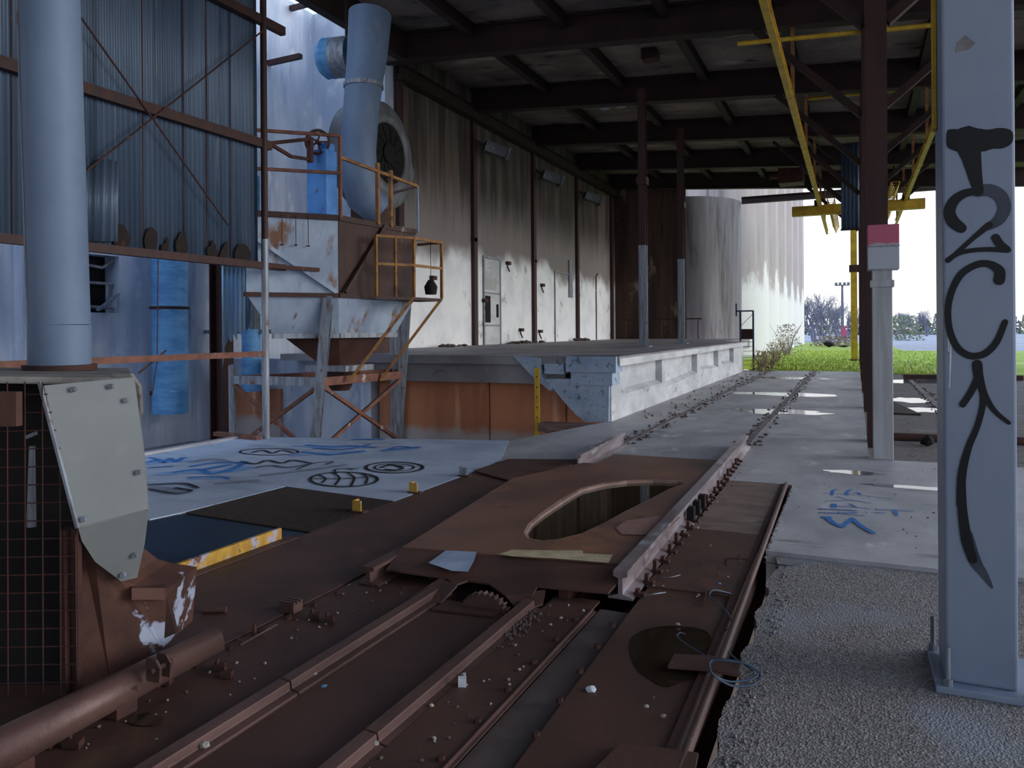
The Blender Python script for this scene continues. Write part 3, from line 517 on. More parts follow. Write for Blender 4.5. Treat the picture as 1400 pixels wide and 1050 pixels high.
def f4(p, t):
    m = MB(); m.box(p.x-.5,p.x+.5,p.y-.5,p.y+.5,p.z-.45,p.z+.6); m.build('housing', rustd, t, bev=.03)
    m = MB(); m.tube([(p.x-.9,p.y,p.z),(p.x-.5,p.y,p.z)], .16, 12); m.build('motor', rustd, t)
    m = MB(); m.bar((p.x,p.y,p.z+.6),(p.x,p.y,zb(p.x)+.75),.2); m.build('stem', rustd, t)
fit('dark motor unit hanging under the roof near the far opening', 'motor', 'hanging_motor', 1082, 238, 33., f4)
# ------------------------------------------------------------------ far landscape
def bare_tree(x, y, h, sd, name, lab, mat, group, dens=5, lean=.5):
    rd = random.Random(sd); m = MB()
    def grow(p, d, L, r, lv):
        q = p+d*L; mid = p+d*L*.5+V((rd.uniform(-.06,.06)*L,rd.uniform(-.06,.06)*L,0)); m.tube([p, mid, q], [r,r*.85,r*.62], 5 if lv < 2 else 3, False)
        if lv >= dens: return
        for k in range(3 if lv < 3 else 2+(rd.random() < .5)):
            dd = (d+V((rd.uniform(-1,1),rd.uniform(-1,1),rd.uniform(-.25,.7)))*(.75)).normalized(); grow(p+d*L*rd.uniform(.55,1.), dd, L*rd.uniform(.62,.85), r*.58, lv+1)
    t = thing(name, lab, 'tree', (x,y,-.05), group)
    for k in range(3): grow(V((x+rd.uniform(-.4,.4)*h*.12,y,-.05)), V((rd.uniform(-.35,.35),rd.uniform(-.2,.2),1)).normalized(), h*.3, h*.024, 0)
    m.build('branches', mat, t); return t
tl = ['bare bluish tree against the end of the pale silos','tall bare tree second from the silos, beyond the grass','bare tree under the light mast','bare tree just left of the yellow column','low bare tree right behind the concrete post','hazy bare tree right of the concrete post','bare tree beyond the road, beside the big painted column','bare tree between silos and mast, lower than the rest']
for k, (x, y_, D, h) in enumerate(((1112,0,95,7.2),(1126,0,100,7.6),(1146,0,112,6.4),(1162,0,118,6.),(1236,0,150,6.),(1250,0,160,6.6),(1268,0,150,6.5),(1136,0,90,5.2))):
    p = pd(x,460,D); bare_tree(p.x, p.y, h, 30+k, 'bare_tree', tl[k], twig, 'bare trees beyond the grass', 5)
def bush(name, lab, c, rx, ry, rz, n, s, mat, group=None, tw=True, sd=1):
    rd = random.Random(sd); m = MB(); t = thing(name, lab, 'bush', c, group)
    for k in range(n):
        a = rd.uniform(0,2*PI); u = rd.random()**.5; z = rd.random(); q = V(c)+V((rx*u*math.cos(a)*(1-.5*z*z), ry*u*math.sin(a)*(1-.5*z*z), rz*z)); d1 = V((rd.uniform(-1,1),rd.uniform(-1,1),rd.uniform(-1,1))).normalized()*s; d2 = d1.cross(V((rd.uniform(-1,1),rd.uniform(-1,1),rd.uniform(-1,1)))).normalized()*s*.5
        m.add([q-d1, q+d2, q+d1, q-d2], [(0,1,2,3)])
    m.build('foliage', mat, t)
    m = MB()
    for k in range(26):
        a = rd.uniform(0,2*PI); u = rd.uniform(.3,1); e = V(c)+V((rx*u*math.cos(a), ry*u*math.sin(a), rz*rd.uniform(.5,1.1))); m.tube([V(c)+V((.15*rx*math.cos(a),.15*ry*math.sin(a),0)), (V(c)+e)/2+V((0,0,.1*rz)), e], [.018,.012,.006], 4, False)
    m.build('stems', scrubb, t)
for k, (x, y, D, r, h, n, s, mt, lab) in enumerate(((1052,505,30,.5,.75,380,.04,scrubm,'yellowish scrub bush nearest the gate frame'),(1040,508,29.,.4,.8,300,.05,scrubm,'low yellowish scrub at the foot of the gate frame'),(1075,478,47,1.,1.9,380,.07,scrubb,'brown twiggy bush against the pale silos'),(1062,488,38,.7,1.0,300,.05,scrubm,'dry scrub bush between gate frame and brown bush'),(1140,466,70,2.2,1.,400,.14,scrubb,'low dry weeds along the far edge of the grass'),(1232,450,100,3.,3.2,700,.2,leafg,'rounded green bush beyond the road, right of the post'))):
    p = pd(x,455,D); bush('bush', lab, (p.x,p.y,-.03), r, r, h, n, s, mt, sd=k)
for k in range(16):
    rd = random.Random(k); D = 170+rd.uniform(0,40); x = 1095+k*24; p = pd(x,455,D)
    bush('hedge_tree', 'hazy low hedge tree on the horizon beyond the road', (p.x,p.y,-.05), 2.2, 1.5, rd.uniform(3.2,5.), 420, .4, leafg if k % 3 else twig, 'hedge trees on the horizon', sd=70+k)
# grass blades
m = MB(); rd = random.Random(3)
for k in range(9000):
    Y = 31.1+29*rd.random()**1.6; X = rd.uniform(-3.8,.9) if rd.random() < .75 else rd.uniform(.9,4.5); h = rd.uniform(.04,.12)*(1+.6*(rd.random() < .1)); a = rd.uniform(0,PI); w = .014+Y*.0004
    if -.45 < X < .62 and any(abs(Y-q) < .5 for q in (32.,37.,42.)): continue
    d = V((math.cos(a)*w, math.sin(a)*w, 0)); b = V((X,Y,-.035)); m.add([b-d, b+d, b+V((rd.uniform(-.06,.06),rd.uniform(-.06,.06),h))], [(0,1,2)])
tag(m.build('grass_tuft', blade, loc=(0,31,-.03)), 'bright green grass growing beyond the end of the concrete', 'grass', kind='stuff')
p = pd(1152,455,150); t = thing('light_mast', 'tall floodlight mast standing beyond the grass', 'light mast', (p.x,p.y,-.04)); zt = pd(1152,390,150).z
m = MB(); m.tube([(p.x,p.y,-.04),(p.x,p.y,zt)], [.35,.2], 8); m.build('mast', mastm, t); m = MB(); m.bar((p.x-1.2,p.y,zt),(p.x+1.2,p.y,zt),.2); m.build('crossbar', mastm, t)
for s in (-1.1,-.4,.4,1.1): m = MB(); m.box(p.x+s-.25,p.x+s+.25,p.y-.3,p.y+.2,zt-.1,zt+.55); m.build('lamp', mastm, t)
p = pd(1154,455,104); m = MB(); m.box(p.x-.35,p.x+.35,p.y-.2,p.y+.2,-.04,1.4); m.box(p.x-.25,p.x+.25,p.y-.15,p.y+.15,1.4,1.9); tag(m.build('pink_board', pinkm, loc=(p.x,p.y,-.04)), 'small pink board standing beyond the grass below the mast', 'board')
p = pd(1133,474,66); m = MB(); m.rock((p.x,p.y,-.03),.5,5,.5); m.rock((p.x+1.2,p.y+.6,-.03),.4,6,.3); tag(m.build('tyre_heap', dark, loc=(p.x,p.y,-.03)), 'dark lump lying on the pale road beyond the grass', 'debris')
# ------------------------------------------------------------------ left: corrugated side cladding on its frame
PX = -8.2; rb = px(352,365,PX); zlo = rb.z+.06
t = thing('corrugated_cladding', 'blue-grey corrugated cladding hanging at the upper left', 'cladding', (PX,7,zlo))
Y0, Y1 = 4.2, rb.y; nb = 7
edges = [4.2,5.3,6.1,6.95,7.6,8.0,8.45,Y1]
for k in range(7):
    m = MB(); m.corr((PX-.03-.004*(k % 2), edges[k], zlo), (0,edges[k+1]-edges[k]+.03,0), (0,0,8.3-zlo), .076, .011); m.build('sheet', corrm, t)
for e_ in edges[1:-1]: m = MB(); m.bar((PX-.012,e_+.015,zlo),(PX-.012,e_+.015,8.3),.006,.012); m.build('seam', rustd, t)
for k, (a, b, c, d) in enumerate(((155,178,305,340),(197,217,310,346),(222,231,325,345),(240,256,316,347),(283,298,328,356),(302,313,330,354),(320,343,330,362))):
    m = MB(); P = [px(a,d,PX+.02), px((a+b)/2,d+3,PX+.02), px(b,d,PX+.02), px(b,(c*1.6+d)/2.6,PX+.02), px((a+b)/2+2,c,PX+.02), px(a+2,(c*1.8+d)/2.8,PX+.02)]; P = [p+V((0,random.uniform(-.03,.03),random.uniform(-.03,.05))) for p in smoothpts(P,1)]; m.prism(smoothpts(P,1), (-.012,0,0)); m.build('rust_patch', scorch, t)
m = MB(); m.corr(px(114,330,PX+.06), px(160,330,PX+.06)-px(114,330,PX+.06), px(116,215,PX+.06)-px(114,330,PX+.06), .11, .025, cut=None); m.build('loose_sheet', corrm, t)
for k, (a, b) in enumerate((((111,126),(353,196)),((290,-3),(372,32)))):
    A = px(*a,PX+.06); B = px(*b,PX+.06); A.y = 3.5; A.z = B.z = (A.z+B.z)/2 if k == 1 else 4.44
    m = MB(); m.bar(A, B+V((0,.25,0)), .1, .13); m.build('girt', rustb, t)
m = MB(); m.bar((PX+.06,3.5,zlo-.04),(PX+.06,Y1+.5,zlo-.04),.12,.1); m.build('bottom_girt', rustb, t)
for a, b in (((108,20),(312,308)),((112,238),(362,40))):
    m = MB(); m.tube([px(*a,PX+.12), px(*b,PX+.12)], .013, 6); m.build('brace_rod', rustd, t)
# frame pole and handrail
pp = px(363,480,PX+.1); t = thing('scaffold_frame', 'thin rusty pole and long handrail standing before the left wall', 'frame', (pp.x,pp.y,0))
m = MB(); m.tube([(pp.x,pp.y,.0),(pp.x,pp.y,3.)], .055, 10); m.build('lower_pole', galv, t); m = MB(); m.tube([(pp.x,pp.y,3.),(pp.x,pp.y,8.2)], .05, 10); m.build('upper_pole', rustb, t)
m = MB(); m.bar((pp.x,4.,1.28),(pp.x,pp.y,1.28),.05,.08); m.build('handrail', brownrail, t)
m = MB(); m.tube([px(190,510,PX), px(227,479,PX)], .014, 6); m.tube([px(216,486,PX+.02), px(208,540,PX+.02)], .008, 6); m.tube([px(216,355,PX), px(215,486,PX)], .008, 6); m.build('wire_tie', rustd, t)
m = MB(); q = px(420,365,PX+.1); m.bar((pp.x,pp.y,2.6),(pp.x+.2,pp.y+1.,2.6),.08,.06); m.build('stub_arm', rustd, t)
m = MB(); m.bar((pp.x,pp.y-.15,.03),(pp.x-1.,pp.y,.03),.1,.06); m.build('foot_bar', brownrail, t)
# brown column, torn sheet, pipes by the left wall
a = px(303,500,-11.6); t = thing('steel_column', 'dark brown steel column standing before the blue left wall', 'column', (a.x,a.y,-.8)); m = MB(); m.ibeam((a.x,a.y,-.8),(a.x,a.y,7.6),.34,.3,.03,up=(1,0,0)); m.build('shaft', rustb, t); m = MB(); m.box(a.x-.25,a.x+.25,a.y-.25,a.y+.25,-.8,-.76); m.build('base_plate', rustb, t)
A = px(303,372,-10.9); B = px(346,372,-10.9); t = thing('corrugated_sheet', 'torn pale blue corrugated sheet hanging right of the brown column', 'sheet', (A.x,A.y,.8)); lo = px(300,498,-10.9).z
def cut(t_): return .22+.12*(t_) - .26*max(0,.12-t_)/.12 + .04*math.sin(t_*40)+(.1 if t_ > .85 else 0)
m = MB(); m.corr((A.x,A.y,lo), (0,B.y-A.y,0), (0,0,A.z-lo+.2), .11, .022, cut=cut); m.build('sheet', corrl, t); m = MB(); m.bar((A.x,A.y-.05,A.z+.22),(A.x,B.y+.1,A.z+.22),.1,.08); m.build('hanging_rail', rustb, t)
m = MB(); Q = px(349,450,-10.8); m.box(-10.84,-10.78,Q.y-.1,Q.y+.12,Q.z,A.z+.2); m.build('flashing', galv, t)
def pipe(xc, ybot, X, wpx, top, lab, mat):
    q = px(xc,ybot,X); D = (q-CO).dot(FW); r = wpx*D/FPX/2; t = thing('blue_pipe', lab, 'pipe', (q.x,q.y,q.z)); m = MB(); m.tube([(q.x,q.y,q.z),(q.x,q.y,top)], r, 28); m.build('barrel', mat, t); return t, q, r
t, q, r = pipe(233,565,-12.95,46,7.,'wide blue round pipe with a dark band, before the left wall',bluep)
m = MB(); zc = px(230,420,-12.6).z
m.tube([(q.x+(r+.02)*math.cos(a), q.y+(r+.02)*math.sin(a), zc) for a in [i*2*PI/24 for i in range(25)]], .03, 6); m.bar((q.x+r*.6,q.y+r*.5,zc),(WX+.02,q.y+.75,zc-.05),.06); m.build('band', rustd, t)
m = MB(); m.bar((q.x,q.y,q.z+.4),(WX+.02,q.y,q.z+.4),.1); m.build('wall_tie', rustd, t)
t, q, r = pipe(344,535,-12.0,25,5.,'narrow blue pipe hanging behind the rusty pole',bluep)
m = MB(); zc = q.z+1.3; m.bar((q.x-.5,q.y,zc),(q.x+.5,q.y+.1,zc),.1); m.bar((q.x-.45,q.y,zc),(-13.47,q.y,zc),.08); m.build('bracket', galv, t)
# ------------------------------------------------------------------ hopper with legs, cage, fan
HD = 12.6
L3 = lambda x, y, D: pd(x,y,D)
t = thing('hopper', 'big rusty funnel hopper on slanted pale legs with a yellow cage', 'hopper', L3(455,600,13.2)*1.0)
t.location.z = -.8; WL[t.name].z = -.8
def ring(z, s, cx, cy_):   # eight-sided plan, scaled about the centre
    base = [(-1.15,-.75),(-.5,-1.1),(.55,-.75),(1.25,.45),(1.0,1.15),(.2,1.35),(-.9,1.0),(-1.35,.2)]
    return [V((cx+a*s,cy_+b*s,z)) for a, b in base]
# plan corners taken where the visible edges stand
pA = pd(336,300,11.9); pB = pd(462,300,12.5); pC = pd(566,300,14.3)
def poly(z, s=1.):
    P = [V((p.x,p.y,z)) for p in (pA,pB,pC)]; dv = V((-1.5,1.7,0)); P += [P[2]+V((-.9,.7,0)), P[0]+V((.1,2.2,0)), P[0]+V((-.35,1.2,0))]
    c = sum(P, V((0,0,0)))/6; return [V((c.x+(p.x-c.x)*s, c.y+(p.y-c.y)*s, z)) for p in P]
z_t = L3(462,298,12.5).z; z_m = L3(452,404,12.5).z; z_l = L3(440,459,12.7).z; z_n = L3(440,499,13.4).z
m = MB(); P1 = poly(z_t); P2 = poly(z_m,1.); m.loft([P2,P1]); body = m.build('bin', hopm, t)
m = MB(); n_ = (P1[2]-P1[1]).cross(UPZ).normalized(); m.prism([P2[1]+n_*.004, P2[2]+n_*.004, P1[2]+n_*.004, P1[1]+n_*.004], n_*.01); m.build('rusty_side', hopr, t)
m = MB(); m.loft([poly(z_l,.72), poly(z_m,1.)]); m.build('funnel', hopm, t)
for z, s, w, mt, nm in ((z_t,1.01,.09,hopr,'top_rim'),(z_m,1.01,.07,hopr,'middle_rim'),(z_l,.735,.08,galv,'lower_rim')):
    P = poly(z,s); m = MB()
    for i in range(6): m.bar(P[i],P[(i+1) % 6],.07,w)
    m.build(nm, mt, t)
m = MB(); m.loft([poly(z_n,.22), poly(z_l-.03,.62)]); m.build('spout', hopr, t)
cc = sum(poly(z_n,1.), V((0,0,0)))/6
m = MB(); m.box(cc.x-.42,cc.x+.42,cc.y-.42,cc.y+.42,z_n-.1,z_n); m.build('slide_gate', galv, t); m = MB(); m.tube([(cc.x,cc.y,z_n-.1),(cc.x,cc.y,z_n-.45)], [.36,.16], 16); m.build('outlet', hopr, t)
# legs and frame
legs = [((449,404,12.45),(430,612,12.7)), ((557,404,14.3),(544,606,14.6)), ((317,499,13.3),(318,606,13.4))]
tops = []
for a, b in legs:
    A = L3(*a); B = L3(*b); d = B-A; B = A+d*((-.8-A.z)/d.z); tops.append((A,B)); lw_ = .15 if len(tops) < 3 else .09; m = MB(); m.ibeam(A, B, lw_, lw_, .018, up=(FW)); m.build('leg', galv, t)
A = P2[3]; B = A+V((-.1,.2,-.8-A.z)); tops.append((A,B)); m = MB(); m.ibeam(A,B,.17,.16,.02,up=FW); m.build('leg', galv, t)
def at(i, z): A, B = tops[i]; return A+(B-A)*((z-A.z)/(B.z-A.z))
zf = L3(441,522,12.6).z
for i, j, mt in ((2,0,galv),(0,1,brownrail),(1,3,brownrail),(3,2,brownrail)):
    m = MB(); m.bar(at(i,zf), at(j,zf), .07, .14); m.build('frame_beam', mt, t)
for i, j in ((2,0),(0,1)):
    for s in (0,1):
        za, zbm = (zf-.05,-.45) if s else (-.45,zf-.05); m = MB(); m.bar(at(i,za), at(j,zbm), .06, .06); m.build('cross_brace', brownrail, t)
m = MB(); m.bar(at(0,-.5), at(1,-.5), .06, .09); m.build('low_beam', brownrail, t)
m = MB(); m.bar(P1[0]+V((.05,-.05,-.3)), P2[1]+V((.0,-.06,.05)), .06, .06); m.build('side_brace', hopm, t)
m = MB(); q = n_*.05; m.bar(P2[1]+q+V((.05,.05,.05)), P1[1]+(P1[2]-P1[1])*.55+q, .06,.06); m.build('side_brace', hopr, t)
# inspection cage on the right face
z1, z2 = z_m, L3(560,322,13.8).z
cq = [L3(571,405,13.9), L3(605,405,14.0), L3(571,405,13.9)+V((-.55,.15,0)), L3(605,405,14.0)+V((-.55,.75,0))]
cg = thing('inspection_cage', 'yellow rusty railed cage platform on the right side of the hopper', 'cage', (cq[0].x,cq[0].y,z1))
fr = L3(508,405,12.95)+n_*.1; c0 = V((fr.x,fr.y,z1)); c1 = L3(566,408,13.3); c1.z = z1; c2 = L3(604,409,14.0); c2.z = z1; c3 = V((P2[2].x+.05,P2[2].y+.05,z1))
m = MB(); m.prism([c0,c1,c2,c3], (0,0,-.05)); m.build('deck_plate', rustb, cg)
zc = z1+1.02
for p in (c0,c1,c2,(c0+c1)/2):
    m = MB(); m.bar(p, V((p.x,p.y,zc)), .045); m.build('post', yrail, cg)
for z in (zc, z1+.55):
    for a, b in ((c0,c1),(c1,c2)): m = MB(); m.bar(V((a.x,a.y,z)), V((b.x,b.y,z)), .045); m.build('rail', yrail, cg)
m = MB(); m.bar(V((c2.x,c2.y,zc)), V((c3.x,c3.y,zc)), .045); m.build('rail', yrail, cg)
for a, b in ((c1,(478,520,13.0)),(c2,(520,520,13.8))):
    m = MB(); m.bar(a, L3(*b), .05, .05); m.build('strut', yrail, cg)
lp = L3(589,392,13.75); t2 = thing('hanging_lamp', 'small dark lamp hanging inside the yellow cage', 'lamp', lp); m = MB(); m.tube([lp+V((0,0,.12)), lp, lp-V((0,0,.14))], [.05,.12,.1], 12); m.build('shade', dark, t2); m = MB(); m.tube([lp+V((0,0,.12)), V((lp.x,lp.y,zc))], .006, 6); m.build('cord', dark, t2)
# top deck handrails
hr = thing('handrail', 'brown handrail round the top of the hopper beside the blue fan', 'handrail', P1[1])
za, zb2, zc2 = z_t, L3(470,237,12.5).z, L3(470,186,12.5).z
e1 = P1[1]+V((.05,.0,0)); e0 = P1[0]+V((-.4,-.15,0)); e2 = P1[2]+V((.05,.05,0))
for p in (e0,e1): m = MB(); m.bar(p, V((p.x,p.y,zc2)), .05); m.build('post', brownrail, hr)
for z in (zb2,zc2): m = MB(); m.bar(V((e0.x,e0.y,z)), V((e1.x,e1.y,z)), .05); m.build('rail', brownrail, hr)
m = MB(); m.bar(V((e1.x,e1.y,zc2-.35)), V((e2.x,e2.y,z_t+.85)), .05); m.build('rail', yrail, hr)
for u in (.45,.62,1.): p = e1+(e2-e1)*u; m = MB(); m.bar(p, V((p.x,p.y,z_t+1.25-.4*u)), .06 if u < 1 else .04); m.build('post', yrail if u < 1 else galv, hr)
m = MB(); m.bar(V((e2.x,e2.y,z_t+.85)), V((e2.x,e2.y,z_t+.85))+V((-1.2,.9,.1)), .04); m.build('rail', brownrail, hr)
# centrifugal fan
fc = L3(530,210,16.8); fan = thing('centrifugal_fan', 'big grey centrifugal fan with a tall duct, on top of the hopper', 'fan', (fc.x,fc.y,1.137))
R_ = 1.1
def spiral(x, k=1.): return [V((x, fc.y+math.cos(a)*R_*k*(1+.12*a/(2*PI)), fc.z+math.sin(a)*R_*k*(1+.12*a/(2*PI)))) for a in [i*2*PI/36 for i in range(36)]]
m = MB(); m.loft([spiral(fc.x-.75,.97), spiral(fc.x-.72,1.), spiral(fc.x-.08,1.), spiral(fc.x-.03,.95), spiral(fc.x,.8)], smooth=True); m.build('casing', ductd, fan)
m = MB(); m.loft([[V((fc.x+dx, fc.y+math.cos(i*2*PI/36)*r*1.14, fc.z+math.sin(i*2*PI/36)*r*1.14)) for i in range(36)] for dx, r in ((.0,.8),(.05,.74),(.05,.6),(.0,.58))], cap=False, smooth=True); m.build('inlet_ring', ductd, fan)
m = MB(); m.tube([(fc.x+.002,fc.y,fc.z),(fc.x+.012,fc.y,fc.z)], .84, 36); m.build('inlet', dark, fan)  # flat black disc, shade inside the opening put into its colour
m = MB()
for k in range(12): a = k*PI/6; m.bar((fc.x+.02,fc.y+math.cos(a)*.25,fc.z+math.sin(a)*.25),(fc.x+.02,fc.y+math.cos(a+.35)*.6,fc.z+math.sin(a+.35)*.6),.02,.05)
m.tube([(fc.x,fc.y,fc.z),(fc.x+.06,fc.y,fc.z)], .22, 20); m.build('impeller', dark, fan)  # impeller coloured black to match the shade painted in the inlet
dp = [(506,20,16.2,.45),(502,75,16.1,.42),(497,118,16.,.385),(493,160,15.9,.365),(490,205,15.9,.365),(490,240,15.9,.385),(498,270,16.1,.385),(517,287,16.3,.33)]
m = MB(); m.tube([L3(a,b,c) for a, b, c, d in dp], [d for *_, d in dp], 24); m.build('outlet_duct', duct, fan)
m = MB()
for i in (2,): a, b, c, d = dp[i]; q = L3(a,b,c); m.tube([q+V((0,0,.04)), q-V((0,0,.04))], d+.03, 24)
m.build('duct_flange', galv, fan)
m = MB(); m.box(fc.x-.7,fc.x-.1,fc.y-.4,fc.y+.4,1.137,fc.z-.85); m.build('pedestal', hopr, fan)
rp = L3(474,78,16.8); t3 = thing('round_duct_stub', 'ribbed blue round duct stub beside the top of the fan duct', 'duct', rp); m = MB(); ax = V((-.95,-.2,0)).normalized()
pts = [rp-ax*.1, rp+ax*.12, rp+ax*.3, rp+ax*.32, rp+ax*.46, rp+ax*.48, rp+ax*.6]; m.tube(pts, [.41,.42,.42,.44,.42,.44,.34], 28); m.build('barrel', bluep, t3)
m = MB(); m.tube([rp-ax*.1, rp+ax*.28], .435, 28); m.build('collar', galv, t3); m = MB(); m.bar(rp, (rp.x,rp.y,9.2), .05); m.build('hanger', roofst, t3)
bc = L3(446,246,13.3); t4 = thing('control_cabinet', 'chipped bright blue cabinet standing on the hopper, behind the handrail', 'cabinet', (bc.x,bc.y,z_t)); s0 = L3(446,207,13.3).z
m = MB(); m.box(bc.x-.26,bc.x+.16,bc.y-.2,bc.y+.1,z_t,s0); m.build('housing', bluec, t4, bev=.02)
m = MB(); m.box(bc.x-.1,bc.x+.12,bc.y-.1,bc.y+.08,s0,s0+.12); m.build('motor_lug', bluec, t4); 
hw = L3(434,194,13.1); t5 = thing('handwheel', 'dark spoked handwheel above the blue cabinet', 'handwheel', hw); m = MB()
q1 = CR; q2 = UPZ
m.tube([hw+(q1*math.cos(a)+q2*math.sin(a))*.2 for a in [i*2*PI/24 for i in range(25)]], .025, 8); m.build('rim', rustd, t5)
m = MB()
for k in range(5): a = k*2*PI/5; m.bar(hw, hw+(q1*math.cos(a)+q2*math.sin(a))*.2, .025)
m.build('spoke', rustd, t5); m = MB(); m.tube([hw-FW*.05, hw+FW*.35], .035, 10); m.build('axle', rustd, t5)
m = MB(); m.bar(L3(368,196,12.2), L3(424,190,13.), .06); m.bar(L3(368,196,12.2), L3(398,214,12.6), .05); m.bar(L3(398,214,12.6), L3(424,218,13.), .05); m.bar(L3(424,190,13.), L3(424,222,13.), .08); tag(m.build('support_bracket', rustd, loc=L3(368,196,12.2)), 'dark triangular bracket reaching from the pole to the handwheel', 'bracket')
for k, (x, y0, y1) in enumerate(((383,285,322),(402,285,318),(419,285,324))): 
    P = P1[0]+(P1[1]-P1[0])*((x-336)/126.); nn = (P1[1]-P1[0]).cross(UPZ).normalized()*.06; m = MB(); a_ = V((P.x,P.y,z_t))+nn; m.tube([a_, a_-V((0,0,.45))], .006, 6); m.rock(a_-V((0,0,.49)), .03, k); tag(m.build('hanging_chain', rustd, loc=a_), ('left','middle','right')[k]+' of three thin chains hanging down the hopper side', 'chain', 'chains on the hopper')
# wall stubs at top left
for k, (x, y, X) in enumerate(((380,84,-13.3),(410,9,-13.3))):
    q = px(x,y,WX+.3); m = MB(); m.bar((WX,q.y,q.z),(WX+1.1,q.y-.1,q.z-.02),.12); tag(m.build('wall_stub', rustb, loc=q), ('rusty bar stub sticking out of the pale left wall','upper rusty bar stub sticking out of the left wall')[k], 'bracket')
# ------------------------------------------------------------------ near left machine
D0 = 3.7
hs = thing('machine_housing', 'old machine housing with a wire cage front and bent beige cover, lower left', 'machine', (pd(90,930,3.45).x, pd(90,930,3.45).y, 0.))
def P(x, y, D=D0): return pd(x,y,D-.25 if D < 4.05 else D)
bk = FW*.9
m = MB(); m.hexa([P(-60,524,3.55),P(182,527,3.75),P(178,512,4.6),P(-60,510,4.5),P(-60,514,3.55),P(182,516,3.75),P(178,503,4.6),P(-60,502,4.5)]); m.build('top_slab', pale, hs, bev=.01)
m = MB(); m.prism([P(150,511,3.78),P(178,511,3.78),P(190,528,3.79),P(192,565,3.82),P(186,580,3.82),P(181,545,3.8),P(168,520,3.78)], FW*.03); m.build('corner_cap', pale, hs)
m = MB(); A0 = P(60,527,3.5); nn = (P(182,516,3.72)-A0).cross(P(107,722,3.47)-A0).normalized()
def onp(x, y, off=0., A=A0, n=nn): d = ray(x, y); k = (A-CO).dot(n)/d.dot(n); return CO+d*(k-off)
pl_ = [onp(60,527),onp(182,516),onp(196,620),onp(202,697),onp(107,722)]; n2 = (pl_[3]-pl_[4]).cross(P(166,795,3.68)-pl_[4]).normalized(); m.prism(pl_, FW*.012)
pl2 = [pl_[4],pl_[3]]+[onp(x, y, 0., pl_[4], n2) for x, y in ((196,745),(186,790),(166,795),(130,768),(112,740))]; m.prism(pl2, FW*.012); cov = m.build('cover_plate', beige, hs)
for x, y, D in ((102,532,3.58),(153,528,3.67),(174,547,3.71),(191,645,3.7),(116,709,3.48),(186,758,3.73),(170,785,3.7)):
    m = MB(); q = onp(x,y,.004) if y < 712 else onp(x,y,.004,pl_[4],n2); m.tube([q, q-FW*.02], .012, 6, smooth=False); m.build('bolt', galv, cov)
m = MB(); m.bar(onp(54,522,.01), onp(106,722,.01), .014, .012); m.build('edge_strip', galv, hs)
m = MB(); m.bar(onp(108,721,.002),onp(202,697,.002),.006,.004); m.build('fold_line', pale, cov)
# cage grid
m = MB()
for i in range(17): y = 540+i*24.6; x1 = min(100, 62+(y-527)*.235) if y < 722 else 102; m.tube([P(-60,y+2,3.48), P(x1,y-1,3.48)], .0028, 5)
for i in range(7): x = -38+24*i; y0 = 522 if x < 58 else 522+(x-58)*4.2; m.tube([P(x,y0,3.475), P(x+1,950,3.475)], .0028, 5)
m.build('wire_grid', rustd, hs)
m = MB(); m.bar(P(104,722,3.5), P(106,955,3.6), .03, .03); m.bar(P(92,722,3.52), P(94,950,3.6), .03, .05); m.build('cage_post', rustd, hs)
# body behind the grid
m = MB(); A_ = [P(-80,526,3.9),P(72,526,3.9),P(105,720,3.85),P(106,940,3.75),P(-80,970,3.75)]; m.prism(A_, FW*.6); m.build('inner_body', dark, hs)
m = MB(); m.tube([P(44,610,3.7), P(43,720,3.7)], [.012,.02], 10); m.bar(P(36,598,3.7),P(50,592,3.7),.015); m.build('inner_rod', galv, hs)
m = MB(); m.obox(P(-2,559,3.4), CR*.085, FW*.02, UPZ*.07); m.build('label_plate', rustw, hs)
sd = [P(106,715,3.62),P(130,768,3.66),P(166,795,3.75),P(184,800,3.8),P(228,806,3.9),P(222,886,3.95),P(200,900,3.9),P(150,930,3.8),P(106,955,3.72)]
m = MB(); m.prism(sd, FW*.35); m.build('side_body', rustw, hs)
m = MB(); m.hexa([P(180,820,3.75),P(226,820,3.85),P(228,806,4.),P(184,805,3.9),P(180,804,3.75),P(226,804,3.85),P(228,795,4.),P(184,794,3.9)]); m.build('ledge', rustw, hs)
m = MB(); m.prism([P(226,808,3.9),P(240,866,3.98),P(222,874,3.95)], FW*.03); m.build('gusset', rustd, hs)
dk = thing('round_duct', 'tall round pale blue duct rising from the machine at the far left', 'duct', P(81,507,4.1)); q0 = P(82,506,4.1); r0 = 75*4.1/FPX/2
q1 = P(74,300,4.1); m = MB(); m.tube([q0, q0+V((0,0,.24))], r0*1.02, 40); m.build('base_sleeve', duct, dk)
m = MB(); m.tube([q0+V((0,0,.24)), V((q0.x,q0.y,6.5))-CR*.12], r0, 40); m.build('barrel', duct, dk)
m = MB(); m.bar(q0+CR*(-r0*.72)-FW*r0*.72+V((0,0,.24)), V((q0.x,q0.y,6.5))-CR*.12+CR*(-r0*.72)-FW*r0*.72, .012, .006); m.build('seam', galv, dk)
m = MB(); m.tube([q0, q0+V((0,0,.03))], r0+.03, 40); m.build('flange', rustd, dk)
